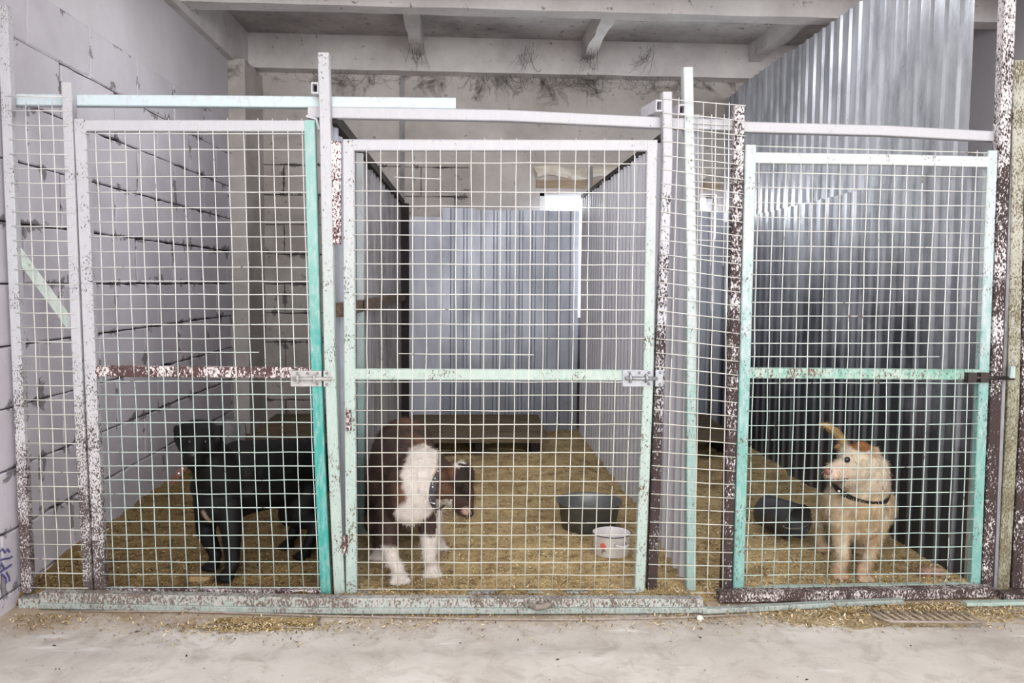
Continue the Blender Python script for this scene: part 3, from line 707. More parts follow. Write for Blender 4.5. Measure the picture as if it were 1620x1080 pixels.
g3 = gate('kennel_gate', 'steel mesh gate with pale turquoise frame in front of the yellow dog', KL, KR, [(1182, 249), (1400, 252), (1576, 256)], [(1178, 590), (1560, 593)], [(1168, 934), (1547, 927)],
          ('p_turq3', 'p_turq3', 'p_turq_worn', 'p_turq_rail', 'p_mint'), hz3, {14: (0, 0.82)}, 0.016, 0.0584, 17, 'wire_mint')
# next gate, cut by the frame
NLp = [(1612, 200), (1606, 640), (1588, 938)]; NRp = [(2010, 250), (1990, 600), (1975, 926)]
g4 = gate('kennel_gate', 'dark flaking gate with a green-beige stile beyond the tall brown post', [(1632, 240), (1624.5, 640), (1609, 931)], NRp, [(1626, 258), (2012, 264)], [(1620, 594), (1995, 598)], [(1604, 928), (1978, 924)],
          ('p_brown2', 'p_brown2', 'p_white', 'p_turq_worn', 'p_sill_dark'), [270+22.2*i for i in range(30)], {}, 0.04, 0.058, 17, 'wire_white')
bar('post', [(1614, 95), (1611, 300), (1604, 640), (1588, 938)], 20, M['p_green'], ff, YP+0.004, 0.04)
bar('edge_strip', [(1602, 250), (1594.5, 450), (1587, 640), (1575, 935)], 6, M['galv_grey'], ff, -0.012, 0.02, 0.001)
b_ = bar('bracket', [(1604, 160), (1640, 160)], 34, M['p_green'], ff, -0.01, 0.03)
# narrow panel between the middle and yellow-dog gate
npn = thing('mesh_fence_panel', onY(1095, 940, -0.02), 'narrow slanting white wire panel between the two brown flaking posts', 'wire panel')
EL = [(1048, 150), (1048, 250), (1037, 580), (1024, 941)]; EG = [(1180, 160), (1169, 560), (1157, 940)]
n = 35
for i in range(n+1):
    t = i/n; yl = lerp(156, 937, t); yr = lerp(167, 938, t**0.97)
    wire([(1051 if 580 < yl < 616 else xat(EL, yl), yl), (xat(EG, yr), yr)], M['wire_white'], npn, YP-0.003)
for xt, xb in ((1074, 1052), (1113, 1098), (1133, 1119), (1154, 1143)):
    wire([(lerp(xt, xb, q), lerp(154 if xt < 1080 else 162, 938, q)) for q in (0, 0.2, 0.4, 0.6, 0.8, 1)], M['wire_white'], npn, YP+0.001)
np2 = thing('wire_offcut', onY(1130, 420, 0.005), 'overlapping offcut of white wire mesh tied across the upper narrow panel', 'wire panel')
for yy in (196, 219, 243, 265, 288, 311, 334, 357, 380, 404): wire([(1097, yy-1), (1162.5, yy+2)], M['wire_white'], np2, 0.0025, jit=0.0005)
for xt in (1104, 1126, 1146): wire([(xt, 181), (xt+1, 300), (xt-2, 420)], M['wire_white'], np2, 0.0058, jit=0.0005)

# made-up housings for the added fill lights
FILL_AT = ('over the aisle before the black dog gate', 'over the aisle before the brown dog gate', 'over the aisle before the dark end gate', 'over the aisle by the whitewashed wall, nearer the windows', 'over the middle of the aisle, nearer the windows', 'inside the pens above the weathered partition', 'inside the pens above the corrugated partition', 'in the end pen beyond the tall partition')
for (x, y, z, e), at_ in zip(FILL_LIGHTS, FILL_AT):
    t = thing('fill_batten', (x, y, 2.66), 'added unseen fill light '+at_, 'lamp', 'added fill lights')
    MB().box((x-0.62, y-0.09, 2.635), (x+0.62, y+0.09, 2.665)).build('housing', M['frame_white'], t)
    for q in (-0.5, 0.5): MB().box((x+q-0.008, y-0.008, 2.66), (x+q+0.008, y+0.008, 2.905)).build('hanger', M['zinc'], t)
# slide bolts
def bolt(g, x0, y0, x1, y1, mat, keeper, xr):
    A = onY(x0, y0, -0.018); B = onY(x1, y1, -0.018)
    pl = MB().box((A.x, -0.021, B.z), (B.x, -0.016, A.z)).build('bolt_plate', M[mat], g)
    zc = (A.z+B.z)/2
    R_ = onY(xr, 0, -0.02).x
    MB().tube([(A.x+0.008, -0.03, zc), (R_, -0.03, zc)], 0.007, 8).build('bolt_rod', M[mat], pl, True)
    for u in (0.25, 0.78):
        cx = lerp(A.x, B.x, u)
        MB().tube([(cx, -0.02, zc-0.013), (cx, -0.036, zc-0.010), (cx, -0.040, zc), (cx, -0.036, zc+0.010), (cx, -0.02, zc+0.013)], 0.005, 6).build('guide', M[mat], pl)
    K = [onY(x, y, -0.024) for x, y in keeper]
    MB().box((K[0].x, -0.027, K[1].z), (K[1].x, -0.021, K[0].z)).build('keeper', M[mat], pl)
    for (sx, sz) in ((A.x+0.025, A.z-0.009), (lerp(A.x, B.x, 0.55), A.z-0.009), (B.x-0.014, A.z-0.009), (B.x-0.014, B.z+0.009), (K[1].x-0.010, K[0].z-0.009), (K[1].x-0.010, K[1].z+0.008)):
        MB().lathe([(0.0001, 0.006), (0.004, 0.005), (0.0055, 0.0)], Matrix.Translation((sx, -0.021 if sx < K[0].x else -0.027, sz)) @ Matrix.Rotation(math.radians(90), 4, 'X'), 8).build('screw', M['zinc'], pl, True)
bolt(g1, 460, 586, 509, 611, 'zinc_white', ((512, 586), (522, 611)), 521)
bolt(g2, 985, 585, 1032, 611, 'zinc', ((1037, 585), (1048, 611)), 1051)
# black draw bolt of the yellow-dog gate
A = onY(1530, 597, -0.03); B = onY(1603, 598, -0.03)
pl = MB().tube([(A.x, -0.032, A.z), (B.x, -0.032, B.z)], 0.007, 8).build('bolt_rod', M['black_iron'], g3, True)
for x in (1536, 1556):
    c = onY(x, 597, -0.03); MB().box((c.x-0.016, -0.04, c.z-0.018), (c.x+0.016, -0.014, c.z+0.018)).build('bolt_guide', M['black_iron'], g3)
c = onY(1597, 588, -0.03); MB().box((c.x-0.006, -0.045, c.z-0.022), (c.x+0.012, -0.03, c.z+0.022)).build('bolt_guide', M['p_turq_worn'], g3)
# hinges on the pale gate
for yy in (665, 862):
    c = onY(545 if yy > 800 else 551, yy, -0.03)
    lumpy([(c.x, -0.022, c.z-0.035), (c.x, -0.026, c.z), (c.x, -0.022, c.z+0.035)], 0.010, 8, 0.4).build('hinge', M['p_rail_brown'], g2)

# ------------------------------------------------------------------ platforms and loose things
def platform(x0, x1, label, yf=2.1):
    t = thing('plank_platform', ((x0+x1)/2, yf+0.45, 0.0), label, 'platform')
    for i in range(4):
        ya = yf+i*0.25
        rough_box((x0+random.uniform(0, 0.03), ya, 0.165), (x1-random.uniform(0, 0.03), ya+0.205+random.uniform(-.01, .01), 0.195+random.uniform(-.008, .004)), 0.2, 0.004).build('plank', M['wood'], t)
    for xx in (x0+0.1, (x0+x1)/2, x1-0.12):
        MB().box((xx, yf+0.06, 0.0), (xx+0.06, yf+0.95, 0.165)).build('bearer', M['wood_dark'], t)
    return t
platform(-1.40, -0.56, 'low wooden plank platform behind the black dog')
platform(-0.42, 0.52, 'low wooden plank platform behind the brown and white dog')
platform(0.92, 1.78, 'low wooden plank platform at the back of the yellow dog pen')
# grey board leaning at the pilaster
mb = MB(); pts = []
W_, H_ = 0.07, 0.27
for i in range(20):
    a = 2*math.pi*i/20; ca, sa = math.cos(a), math.sin(a)
    pts.append((math.copysign(abs(ca)**0.45, ca)*W_, math.copysign(abs(sa)**0.45, sa)*H_/2))
base = onY(370, 707, 2.0); base.z = 0.06
R_ = Matrix.Translation(base+Vector((0, 0, H_/2))) @ Matrix.Rotation(math.radians(-12), 4, 'X')
v = [R_ @ Vector((x, -0.01, z)) for x, z in pts]+[R_ @ Vector((x, 0.01, z)) for x, z in pts]
f = [tuple(range(20))[::-1], tuple(range(20, 40))]+[(i, (i+1) % 20, 20+(i+1) % 20, 20+i) for i in range(20)]
prop(MB().add(v, f).build('board', M['galv_grey'], None, False, tuple(base)), 'small grey rounded board leaning behind the black dog', 'board')

# basin
bx = onZ(937, 843, 0.075)
bz = bed_z(bx.x, bx.y+0.11)-0.003
t = thing('basin', (bx.x, bx.y+0.11, bz), 'large dark metal basin on the sawdust beside the corrugated partition', 'basin')
Mx = Matrix.Translation((bx.x, bx.y+0.11, bz))
MB().lathe([(0.0, 0.0), (0.112, 0.0), (0.120, 0.006), (0.137, 0.115), (0.146, 0.120), (0.147, 0.125), (0.140, 0.124)], Mx, 40).build('body', M['basin_dirt'], t, True)
MB().lathe([(0.140, 0.124), (0.133, 0.115), (0.116, 0.010), (0.0, 0.006)], Mx, 40).build('inside', M['tin_dark'], t, True)
# enamel pot
px_ = onZ(972, 888, 0.045); pz = bed_z(px_.x, px_.y+0.075)-0.003
t = thing('enamel_pot', (px_.x, px_.y+0.075, pz), 'small white enamel pot with red flower and dark rim', 'pot')
Mx = Matrix.Translation((px_.x, px_.y+0.075, pz))
MB().lathe([(0.0, 0.0), (0.066, 0.0), (0.074, 0.008), (0.077, 0.085), (0.080, 0.089), (0.077, 0.091), (0.074, 0.086), (0.070, 0.010), (0.0, 0.006)], Mx, 36).build('body', M['enamel'], t, True)
MB().tube([Mx @ Vector((0.0795*math.cos(a), 0.0795*math.sin(a), 0.090)) for a in np.linspace(0, 2*math.pi, 36, endpoint=False)], 0.0022, 6, closed=True).build('rim', M['enamel_rim'], t, True)
def on_pot(a, z, r=0.0772): return Mx @ Vector((r*math.sin(a), -r*math.cos(a), z))
for a0 in (0.35, math.pi+0.35):
    MB().tube([on_pot(a0-0.32, 0.062), on_pot(a0-0.28, 0.060, 0.092), on_pot(a0, 0.058, 0.103), on_pot(a0+0.28, 0.060, 0.092), on_pot(a0+0.32, 0.062)], 0.0055, 8).build('handle', M['enamel'], t, True)
def petal(a, z, ra, rz, mat, nm):
    mb = MB(); v = [on_pot(a, z, 0.0782)]+[on_pot(a+ra/0.077*math.cos(q), z+rz*math.sin(q), 0.0782) for q in np.linspace(0, 2*math.pi, 10, endpoint=False)]
    return mb.add(v, [(0, 1+i, 1+(i+1) % 10) for i in range(10)]).build(nm, M[mat], t)
for q in range(5): petal(-0.62+0.09*math.cos(q*1.257), 0.052+0.008*math.sin(q*1.257), 0.0065, 0.0065, 'red', 'petal')
petal(-0.66, 0.030, 0.003, 0.012, 'leafg', 'flower_leaf'); petal(-0.55, 0.034, 0.006, 0.004, 'leafg', 'flower_leaf')
# tipped bucket
bp = onZ(1250, 846, 0.07); zb = bed_z(bp.x-0.015, bp.y+0.09)
t = thing('bucket', (bp.x, bp.y+0.05, zb), 'black dented bucket lying on its side in the yellow dog pen', 'bucket')
Mx = Matrix.Translation((bp.x-0.015, bp.y+0.09, zb+0.080)) @ Matrix.Rotation(math.radians(28), 4, 'Z') @ Matrix.Rotation(math.radians(94), 4, 'X') @ Matrix.Translation((0, 0, -0.09))
MB().lathe([(0.0, 0.0), (0.068, 0.0), (0.072, 0.006), (0.084, 0.19), (0.088, 0.195), (0.084, 0.198), (0.078, 0.19), (0.066, 0.012), (0.0, 0.008)], Mx, 32).build('body', M['bucket'], t, True)
MB().tube([Mx @ Vector((0.087*math.cos(a), 0.087*math.sin(a)*0.5-0.06*math.sin(a), 0.185+0.02*math.sin(a))) for a in np.linspace(0, math.pi, 14)], 0.003, 6).build('bail', M['rod'], t, True)
# chewed bone
c = onZ(1474, 908, 0.05); c.z = bed_z(c.x, c.y)-0.002; mb = lumpy([c+Vector((-0.045, 0.01, 0.012)), c+Vector((-0.02, 0.0, 0.018)), c+Vector((0.015, 0, 0.017)), c+Vector((0.045, -0.008, 0.014))], 0.018, 10, 0.7)
prop(mb.build('chew_bone', M['bone'], None, True, (c.x, c.y, 0.03)), 'pinkish chewed bone on the sawdust at the foot of the tall partition', 'bone')
# mesh offcuts half buried in the aisle sawdust
t = thing('grate_offcut', onZ(1470, 975, 0.0), 'rusty comb-like mesh offcut half buried in the sawdust heap', 'scrap')
P_ = [onZ(x, y, 0.024) for x, y in ((1378, 963), (1398, 980), (1412, 983), (1558, 984))]
MB().tube(P_, 0.005, 6).build('edge_rod', M['rod'], t, True)
for i in range(13):
    u = i/12; a = P_[1].lerp(P_[3], u); MB().tube([a, a+Vector((-0.035, 0.07, 0.010))], 0.0035, 5).build('tine', M['rod'], t, True)
t = thing('floor_plate', onZ(420, 985, 0.0), 'thin rusty plate edge buried under sawdust on the aisle floor', 'scrap')
Q_ = [onZ(x, y, 0.005) for x, y in ((330, 988), (410, 990), (490, 993), (500, 990), (507, 976))]
MB().tube(Q_, 0.003, 6).build('edge_rod', M['rod'], t, True)
pl = [onZ(x, y, 0.003) for x, y in ((332, 987), (492, 992), (504, 977), (345, 976))]
MB().add([p for p in pl]+[p-Vector((0, 0, 0.002)) for p in pl], [(0, 1, 2, 3), (7, 6, 5, 4), (0, 4, 5, 1), (1, 5, 6, 2), (2, 6, 7, 3), (3, 7, 4, 0)]).build('plate', M['bedding'], t)
c = onZ(1107, 981, 0.0)
mb = MB().lathe([(0.0, 0.018), (0.008, 0.016), (0.012, 0.008), (0.009, 0.001), (0.0, 0.0)], Matrix.Translation((c.x, c.y, 0)), 12)
prop(mb.build('pebble', M['pebble'], None, True, (c.x, c.y, 0)), 'small white pebble on the floor before the mint post', 'pebble')
# a splinter of pale wood by the black dog's paw
c = onZ(319, 914, 0.05); cz = bed_z(c.x, c.y)-0.004
prop(rough_box((c.x-0.04, c.y-0.012, cz), (c.x+0.035, c.y+0.022, cz+0.018), 0.02, 0.006).build('wood_chip', wood('pale_wood', srgb(176, 150, 112), srgb(140, 114, 78)), None, False, (c.x, c.y, 0.04)), 'pale splinter of wood by the front paw of the black dog', 'wood')
# dark crumbs on the aisle floor
V, Fc, T = [], [], []
def crumb(c, s, tint):
    i = len(V); a = random.uniform(0, 6.28); d = Vector((math.cos(a), math.sin(a), 0))*s; e = Vector((-math.sin(a), math.cos(a), 0))*s*random.uniform(0.25, 0.6)
    V.extend([c-d, c-e, c+d, c+e, c+Vector((0, 0, s*0.5))]); Fc.extend([(i, i+1, i+4), (i+1, i+2, i+4), (i+2, i+3, i+4), (i+3, i, i+4)]); T.extend([(*tint, 1)]*5)
for x, y, s in ((217, 999, .010), (181, 1005, .005), (86, 1021, .008), (295, 1037, .010), (372, 1010, .006), (88, 1058, .004), (94, 1058, .005), (114, 1057, .004), (323, 1057, .004), (857, 1019, .006), (882, 1043, .008), (1108, 1008, .007), (1441, 1021, .006), (1276, 1075, .008), (1262, 1070, .004), (1115, 1060, .004), (1512, 1010, .004), (560, 1020, .006), (728, 1017, .005), (917, 1032, .004)):
    crumb(onZ(x, y, 0.0005), s, srgb(50, 46, 44))
for _ in range(420):
    crumb(Vector((random.uniform(-1.5, 2.4), -0.1-1.0*random.random()**0.8, 0.0003)), random.uniform(0.0012, 0.0035), srgb(*random.choice(((90, 84, 78), (120, 112, 104), (70, 60, 50), (236, 232, 226)))))
o = flake_obj('floor_crumbs', (V, Fc, T)); prop(o, 'scattered dark crumbs and grit on the aisle floor', 'grit')
# purple marker strokes on the block in front of the fence
t = None
strokes = [[(0, 872), (4, 868), (8, 874), (12, 868), (15, 873)], [(0, 886), (6, 884), (14, 883), (19, 880)], [(2, 892), (8, 900), (16, 895)], [(0, 905), (9, 899), (18, 893)], [(3, 908), (9, 914), (10, 922)], [(10, 905), (14, 912), (15, 919)]]
for s_ in strokes:
    mb = MB().tube([onX(x, y, LX+0.003) for x, y in s_], 0.0035, 5)
    mb.build('marker_stroke', M['ink'], wl)

# ------------------------------------------------------------------ dogs
def dog_mesh(name, blobs, voxel=0.0065, smooth=7):
    """blobs: ('s', p, r) sphere, ('c', p0, r0, p1, r1) tapered limb, ('e', p, (rx,ry,rz), euler) ellipsoid"""
    bm = bmesh.new()
    def sph(Mx): bmesh.ops.create_icosphere(bm, subdivisions=2, radius=1.0, matrix=Mx)
    for b in blobs:
        if b[0] == 's': sph(Matrix.Translation(b[1]) @ Matrix.Scale(b[2], 4))
        elif b[0] == 'c':
            _, p0, r0_, p1, r1_ = b; L = (p1-p0).length; n = max(2, int(L/(min(r0_, r1_)*0.35)))
            for i in range(n+1): sph(Matrix.Translation(p0.lerp(p1, i/n)) @ Matrix.Scale(lerp(r0_, r1_, i/n), 4))
        else:
            from mathutils import Euler
            sph(Matrix.Translation(b[1]) @ Euler([math.radians(a) for a in b[3]]).to_matrix().to_4x4() @ Matrix.Diagonal((*b[2], 1)))
    me = bpy.data.meshes.new(name+'_raw'); bm.to_mesh(me); bm.free()
    tmp = bpy.data.objects.new(name+'_tmp', me); col.objects.link(tmp)
    m = tmp.modifiers.new('r', 'REMESH'); m.mode = 'VOXEL'; m.voxel_size = voxel
    s = tmp.modifiers.new('s', 'SMOOTH'); s.iterations = smooth; s.factor = 0.5
    dg = bpy.context.evaluated_depsgraph_get(); out = bpy.data.meshes.new_from_object(tmp.evaluated_get(dg))
    bpy.data.objects.remove(tmp); bpy.data.meshes.remove(me)
    out.name = name; out.polygons.foreach_set('use_smooth', [True]*len(out.polygons))
    return out
def coat_mat(name, rough, bump=0.35):
    t = NT(name); c = t.attr('coat'); n = t.noise(160, 3, 0.6); n2 = t.noise(30, 4, 0.6)
    c = t.mix(t.rng(n, 0.35, 0.7, 0, 0.25), c, t.mix(0.5, c, (0.02, 0.016, 0.012)))
    t.bump(t.math('ADD', n, n2), bump, 0.004); return t.out(c, rough, 0, 0.22)
def make_dog(name, label, blobs, colour, origin, rough, strands=0, slen=0.014, mesh_smooth=7):
    me = dog_mesh(name, blobs, smooth=mesh_smooth)
    n = len(me.vertices); co = np.empty(n*3, dtype=np.float32); me.vertices.foreach_get('co', co); co = co.reshape(-1, 3)
    root = thing(name, origin, label, 'dog'); off = Vector(origin)
    C = np.array([(*colour(Vector(p)), 1.0) for p in co.tolist()], dtype=np.float32)
    ca = me.color_attributes.new('coat', 'FLOAT_COLOR', 'POINT'); ca.data.foreach_set('color', C.ravel())
    nr = np.empty(n*3, dtype=np.float32); me.vertices.foreach_get('normal', nr); nr = nr.reshape(-1, 3)
    me.vertices.foreach_set('co', (co-np.array(off, dtype=np.float32)).ravel()); me.update()
    mat = coat_mat(name+'_coat', rough)
    body = link('body', me, mat, root)
    if strands:
        V, Fc, T = [], [], []
        for i in rng.integers(0, n, strands):
            p = Vector(co[i].tolist()); nn = Vector(nr[i].tolist())
            d = Vector((random.gauss(0, 0.25), 0.35+random.gauss(0, 0.25), -0.8)); d = d-nn*d.dot(nn)
            if d.length < 1e-3: continue
            d = d.normalized()*0.85+nn*random.uniform(0.15, 0.45)
            L = slen*random.uniform(0.5, 1.2); sd = d.cross(nn).normalized()*0.0009
            p = p+Vector((random.gauss(0, 0.003), random.gauss(0, 0.003), random.gauss(0, 0.003)))
            k_ = len(V); V += [p-sd, p+sd, p+d*L]; Fc.append((k_, k_+1, k_+2))
            g = random.uniform(0.75, 1.15); c_ = C[i]; T += [(c_[0]*g, c_[1]*g, c_[2]*g, 1)]*3
        fo_ = mk('fur', V, Fc, mat, body); ca = fo_.data.color_attributes.new('coat', 'FLOAT_COLOR', 'POINT')
        ca.data.foreach_set('color', np.array(T, dtype=np.float32).ravel()); fo_['kind'] = 'stuff'
    return root, body
def ball(parent, name, p, r, mat, sq=(1, 1, 1)):
    mb = MB().lathe([(math.sin(a)*1.0+1e-5, -math.cos(a)) for a in np.linspace(0, math.pi, 9)], Matrix.Translation(p) @ Matrix.Diagonal((r*sq[0], r*sq[1], r*sq[2], 1)), 12)
    return mb.build(name, mat, parent, True)
def ring(parent, name, c, axis, ra, rb, mat, width=0.02, th=0.003, spin=Vector((0, 0, 1))):
    """strap around a neck: ellipse with half axes ra (along spin') and rb"""
    axis = axis.normalized(); a1 = (spin-axis*spin.dot(axis)).normalized(); b1 = axis.cross(a1)
    pts = [c+a1*ra*math.cos(q)+b1*rb*math.sin(q) for q in np.linspace(0, 2*math.pi, 36, endpoint=False)]
    v = []; n = 36
    for i, p in enumerate(pts):
        o_ = (p-c).normalized()
        for s, h in ((-1, 0), (1, 0), (1, 1), (-1, 1)): v.append(p+axis*s*width/2+o_*h*th)
    f = [(i*4+k_, i*4+(k_+1) % 4, ((i+1) % n)*4+(k_+1) % 4, ((i+1) % n)*4+k_) for i in range(n) for k_ in range(4)]
    return MB().add(v, f).build(name, mat, parent), pts
def nz(p, s): return mnoise.noise(Vector(p)*s)
W = onY
def sm(a, b, x):
    t = min(1, max(0, (x-a)/(b-a))); return t*t*(3-2*t)
def mixc(a, b, t): return tuple(lerp(x, y, t) for x, y in zip(a, b))
def paw(p, d, r=0.030):
    """toes spread in direction d from the paw centre"""
    p = Vector(p); p.z = bed_z(p.x, p.y)+r*0.58
    d = Vector((d[0], d[1], 0)).normalized(); s = Vector((-d.y, d.x, 0)); out = [('e', p, (r*0.95, r*1.05, r*0.72), (0, 0, 0))]
    for q in (-0.75, -0.25, 0.25, 0.75):
        out.append(('s', p+d*r*(1.05-0.25*abs(q))+s*r*q*0.95+Vector((0, 0, -r*0.18)), r*0.40))
    return out

# --- black dog
def g(p, r): p = Vector(p); p.z = max(p.z, r); return p
B = []
B += [('c', W(345, 768, .27), .106, W(380, 742, .33), .120), ('c', W(380, 742, .33), .120, W(485, 735, .54), .118), ('c', W(343, 795, .25), .092, W(380, 772, .33), .115), ('c', W(380, 772, .33), .115, W(455, 760, .47), .10), ('c', W(455, 760, .47), .10, W(492, 752, .56), .106)]
B += [('c', W(350, 755, .25), .098, W(326, 716, .20), .078)]
B += [('e', W(313, 695, 0.180), (.083, .085, .072), (0, 0, 0)), ('e', W(313, 681, 0.190), (.076, .07, .045), (0, 0, 0)), ('e', W(297, 706, 0.140), (.034, .045, .036), (0, 0, 0)), ('e', W(330, 706, 0.150), (.036, .045, .036), (0, 0, 0)),
      ('c', W(310, 708, 0.130), .046, W(306, 722, 0.060), .036), ('e', W(306, 728, 0.070), (.046, .036, .026), (0, 0, 0)), ('e', W(309, 735, 0.100), (.036, .045, .018), (0, 0, 0))]
for ex, sx in ((282, -1), (346, 1)):
    B += [('e', W(ex, 682, 0.190), (.016, .03, .03), (0, 25*sx, 0)), ('e', W(ex+2*sx, 692, 0.170), (.012, .024, .022), (0, 10*sx, 0))]
fa, fb = onZ(357, 918, .055), onZ(331, 905, .06)
B += [('c', W(362, 800, .22), .062, W(366, 842, .18), .040), ('c', W(366, 842, .18), .040, Vector((fa.x+.015, fa.y+.04, .10)), .027)] + paw(Vector((fa.x, fa.y+.02, .062)), (-.25, -1), .034)
B += [('c', W(330, 800, .28), .058, W(325, 840, .27), .038), ('c', W(325, 840, .27), .038, Vector((fb.x+.01, fb.y+.05, .11)), .026)] + paw(Vector((fb.x, fb.y+.04, .066)), (-.35, -1), .032)
ha, hb = onZ(478, 880, .06), onZ(452, 864, .065)
B += [('c', W(486, 775, .50), .088, W(474, 818, .44), .054), ('c', W(474, 818, .44), .052, Vector((ha.x+.045, ha.y+.09, .175)), .028), ('c', Vector((ha.x+.045, ha.y+.09, .175)), .027, Vector((ha.x+.012, ha.y+.06, .085)), .025)] + paw(Vector((ha.x, ha.y+.03, .066)), (-.5, -.8), .032)
B += [('c', W(470, 775, .58), .080, W(458, 815, .55), .050), ('c', W(458, 815, .55), .048, Vector((hb.x+.045, hb.y+.10, .18)), .027), ('c', Vector((hb.x+.045, hb.y+.10, .18)), .026, Vector((hb.x+.012, hb.y+.07, .09)), .024)] + paw(Vector((hb.x, hb.y+.04, .070)), (-.5, -.8), .031)
B += [('c', W(498, 715, .63), .03, W(507, 745, .70), .02), ('c', W(507, 745, .70), .02, W(508, 785, .72), .012)]
cm = W(326, 818, .17); bl = W(413, 797, .30)
def col_black(p):
    c = mixc(srgb(7, 6, 7), srgb(15, 13, 13), 0.5+0.5*nz(p, 14))
    d = (Vector((p.x, 0, p.z))-Vector((cm.x, 0, cm.z))); along = d.dot(Vector((-.45, 0, .9)).normalized()); acr = abs(d.dot(Vector((.9, 0, .45)).normalized()))
    if p.y < .22: c = mixc(c, srgb(150, 130, 112), (1-sm(.004, .010, acr))*(1-sm(.02, .035, abs(along))))
    mz = W(306, 724, .08); dd = (p-mz).length
    c = mixc(c, srgb(52, 48, 48), (1-sm(.02, .05, dd))*0.7)
    return c
bd, body = make_dog('dog', 'black short-haired dog standing sideways with a strap in its mouth', B, col_black, (W(415, 880, .3).x, .30, .04), 0.62, 6000, 0.010, 14)
for ex in (300, 325): ball(body, 'eye', W(ex, 699, .095 if ex < 310 else .097), .009, M['eye'])
ball(body, 'nose', W(305, 719, .028), .017, M['nose_black'], (1.15, .8, .8))
# strap in its mouth
a, b = W(294, 735, .055), W(268, 767, .045)
st = MB().sweep([a, a.lerp(b, .5)+Vector((0, -.004, 0)), b], [(-.011, 0), (.011, 0), (.011, .004), (-.011, .004)], ref=(0, 1, 0))
so = st.build('leather_strap', M['leather'], None, False, tuple(a)); prop(so, 'reddish brown leather strap with rivets hanging from the mouth of the black dog', 'strap')
for u in (.18, .42): ball(so, 'rivet', a.lerp(b, u)+Vector((0, -.004, 0)), .0045, M['rivet'], (1, .5, 1))

# --- brown and white dog
B = []
B += [('s', W(655, 768, .20), .125), ('s', W(650, 792, .19), .105), ('s', W(640, 735, .30), .135), ('s', W(625, 760, .34), .125), ('c', W(638, 737, .34), .137, W(636, 728, .50), .142), ('c', W(636, 728, .50), .142, W(640, 706, .76), .135), ('c', W(630, 770, .42), .127, W(634, 765, .62), .125), ('c', W(634, 765, .62), .125, W(640, 735, .80), .125)]
B += [('c', W(668, 748, .20), .105, W(702, 765, .17), .080), ('c', W(702, 765, .17), .080, W(718, 762, .16), .074)]
B += [('e', W(724, 762, .15), (.066, .070, .082), (0, 12, 0)), ('e', W(732, 752, .16), (.045, .055, .055), (0, 0, 0)), ('c', W(730, 780, .14), .052, W(737, 806, .13), .031), ('e', W(740, 810, .13), (.022, .025, .018), (0, 40, 0)), ('c', W(722, 788, .14), .040, W(730, 806, .13), .024)]
B += [('e', W(716, 742, .075), (.022, .016, .040), (0, 10, 0)), ('e', W(722, 758, .070), (.026, .013, .038), (0, -8, 0)), ('e', W(744, 745, .21), (.016, .022, .038), (0, -15, 0)), ('e', W(730, 752, .078), (.026, .014, .040), (0, -20, 0)), ('e', W(738, 770, .085), (.022, .013, .034), (0, -12, 0))]
fa, fb = onZ(631, 912, .05), onZ(683, 904, .05)
B += [('c', W(620, 800, .22), .065, W(613, 845, .17), .042), ('c', W(613, 845, .17), .041, W(620, 885, .12), .028), ('c', W(620, 885, .12), .028, Vector((fa.x-.005, fa.y+.02, .075)), .027)] + paw(Vector((fa.x, fa.y+.01, .058)), (.22, -1), .038)
B += [('c', W(680, 805, .21), .055, W(679, 848, .18), .040), ('c', W(679, 848, .18), .039, W(679, 882, .14), .028), ('c', W(679, 882, .14), .028, Vector((fb.x-.004, fb.y+.02, .078)), .027)] + paw(Vector((fb.x, fb.y+.01, .058)), (.12, -1), .037)
ha = onZ(693, 868, .06); hb = onZ(598, 878, .06)
B += [('c', W(665, 770, .62), .085, W(680, 815, .50), .055), ('c', W(680, 815, .50), .05, Vector((ha.x-.02, ha.y+.14, .17)), .030), ('c', Vector((ha.x-.02, ha.y+.14, .17)), .029, Vector((ha.x-.01, ha.y+.06, .085)), .026)] + paw(Vector((ha.x, ha.y+.02, .070)), (.2, -1), .034)
B += [('c', W(612, 780, .56), .095, W(598, 825, .42), .062), ('c', W(598, 825, .42), .056, Vector((hb.x-.01, hb.y+.14, .17)), .032), ('c', Vector((hb.x-.01, hb.y+.14, .17)), .030, Vector((hb.x, hb.y+.05, .085)), .028)] + paw(Vector((hb.x, hb.y+.02, .066)), (-.1, -1), .034)
B += [('c', W(645, 690, .88), .03, W(655, 720, .95), .02), ('c', W(655, 720, .95), .02, W(660, 760, .95), .012)]
def proj(p):
    d = p-CAM; z = d.dot(fwd); return CX+F*d.dot(rgt)/z, CY-F*d.dot(up)/z
chest = W(660, 770, .08); colc = W(698, 768, .17)
def in_poly(x, y, poly):
    c = False; j = len(poly)-1
    for i in range(len(poly)):
        if (poly[i][1] > y) != (poly[j][1] > y) and x < (poly[j][0]-poly[i][0])*(y-poly[i][1])/(poly[j][1]-poly[i][1])+poly[i][0]: c = not c
        j = i
    return c
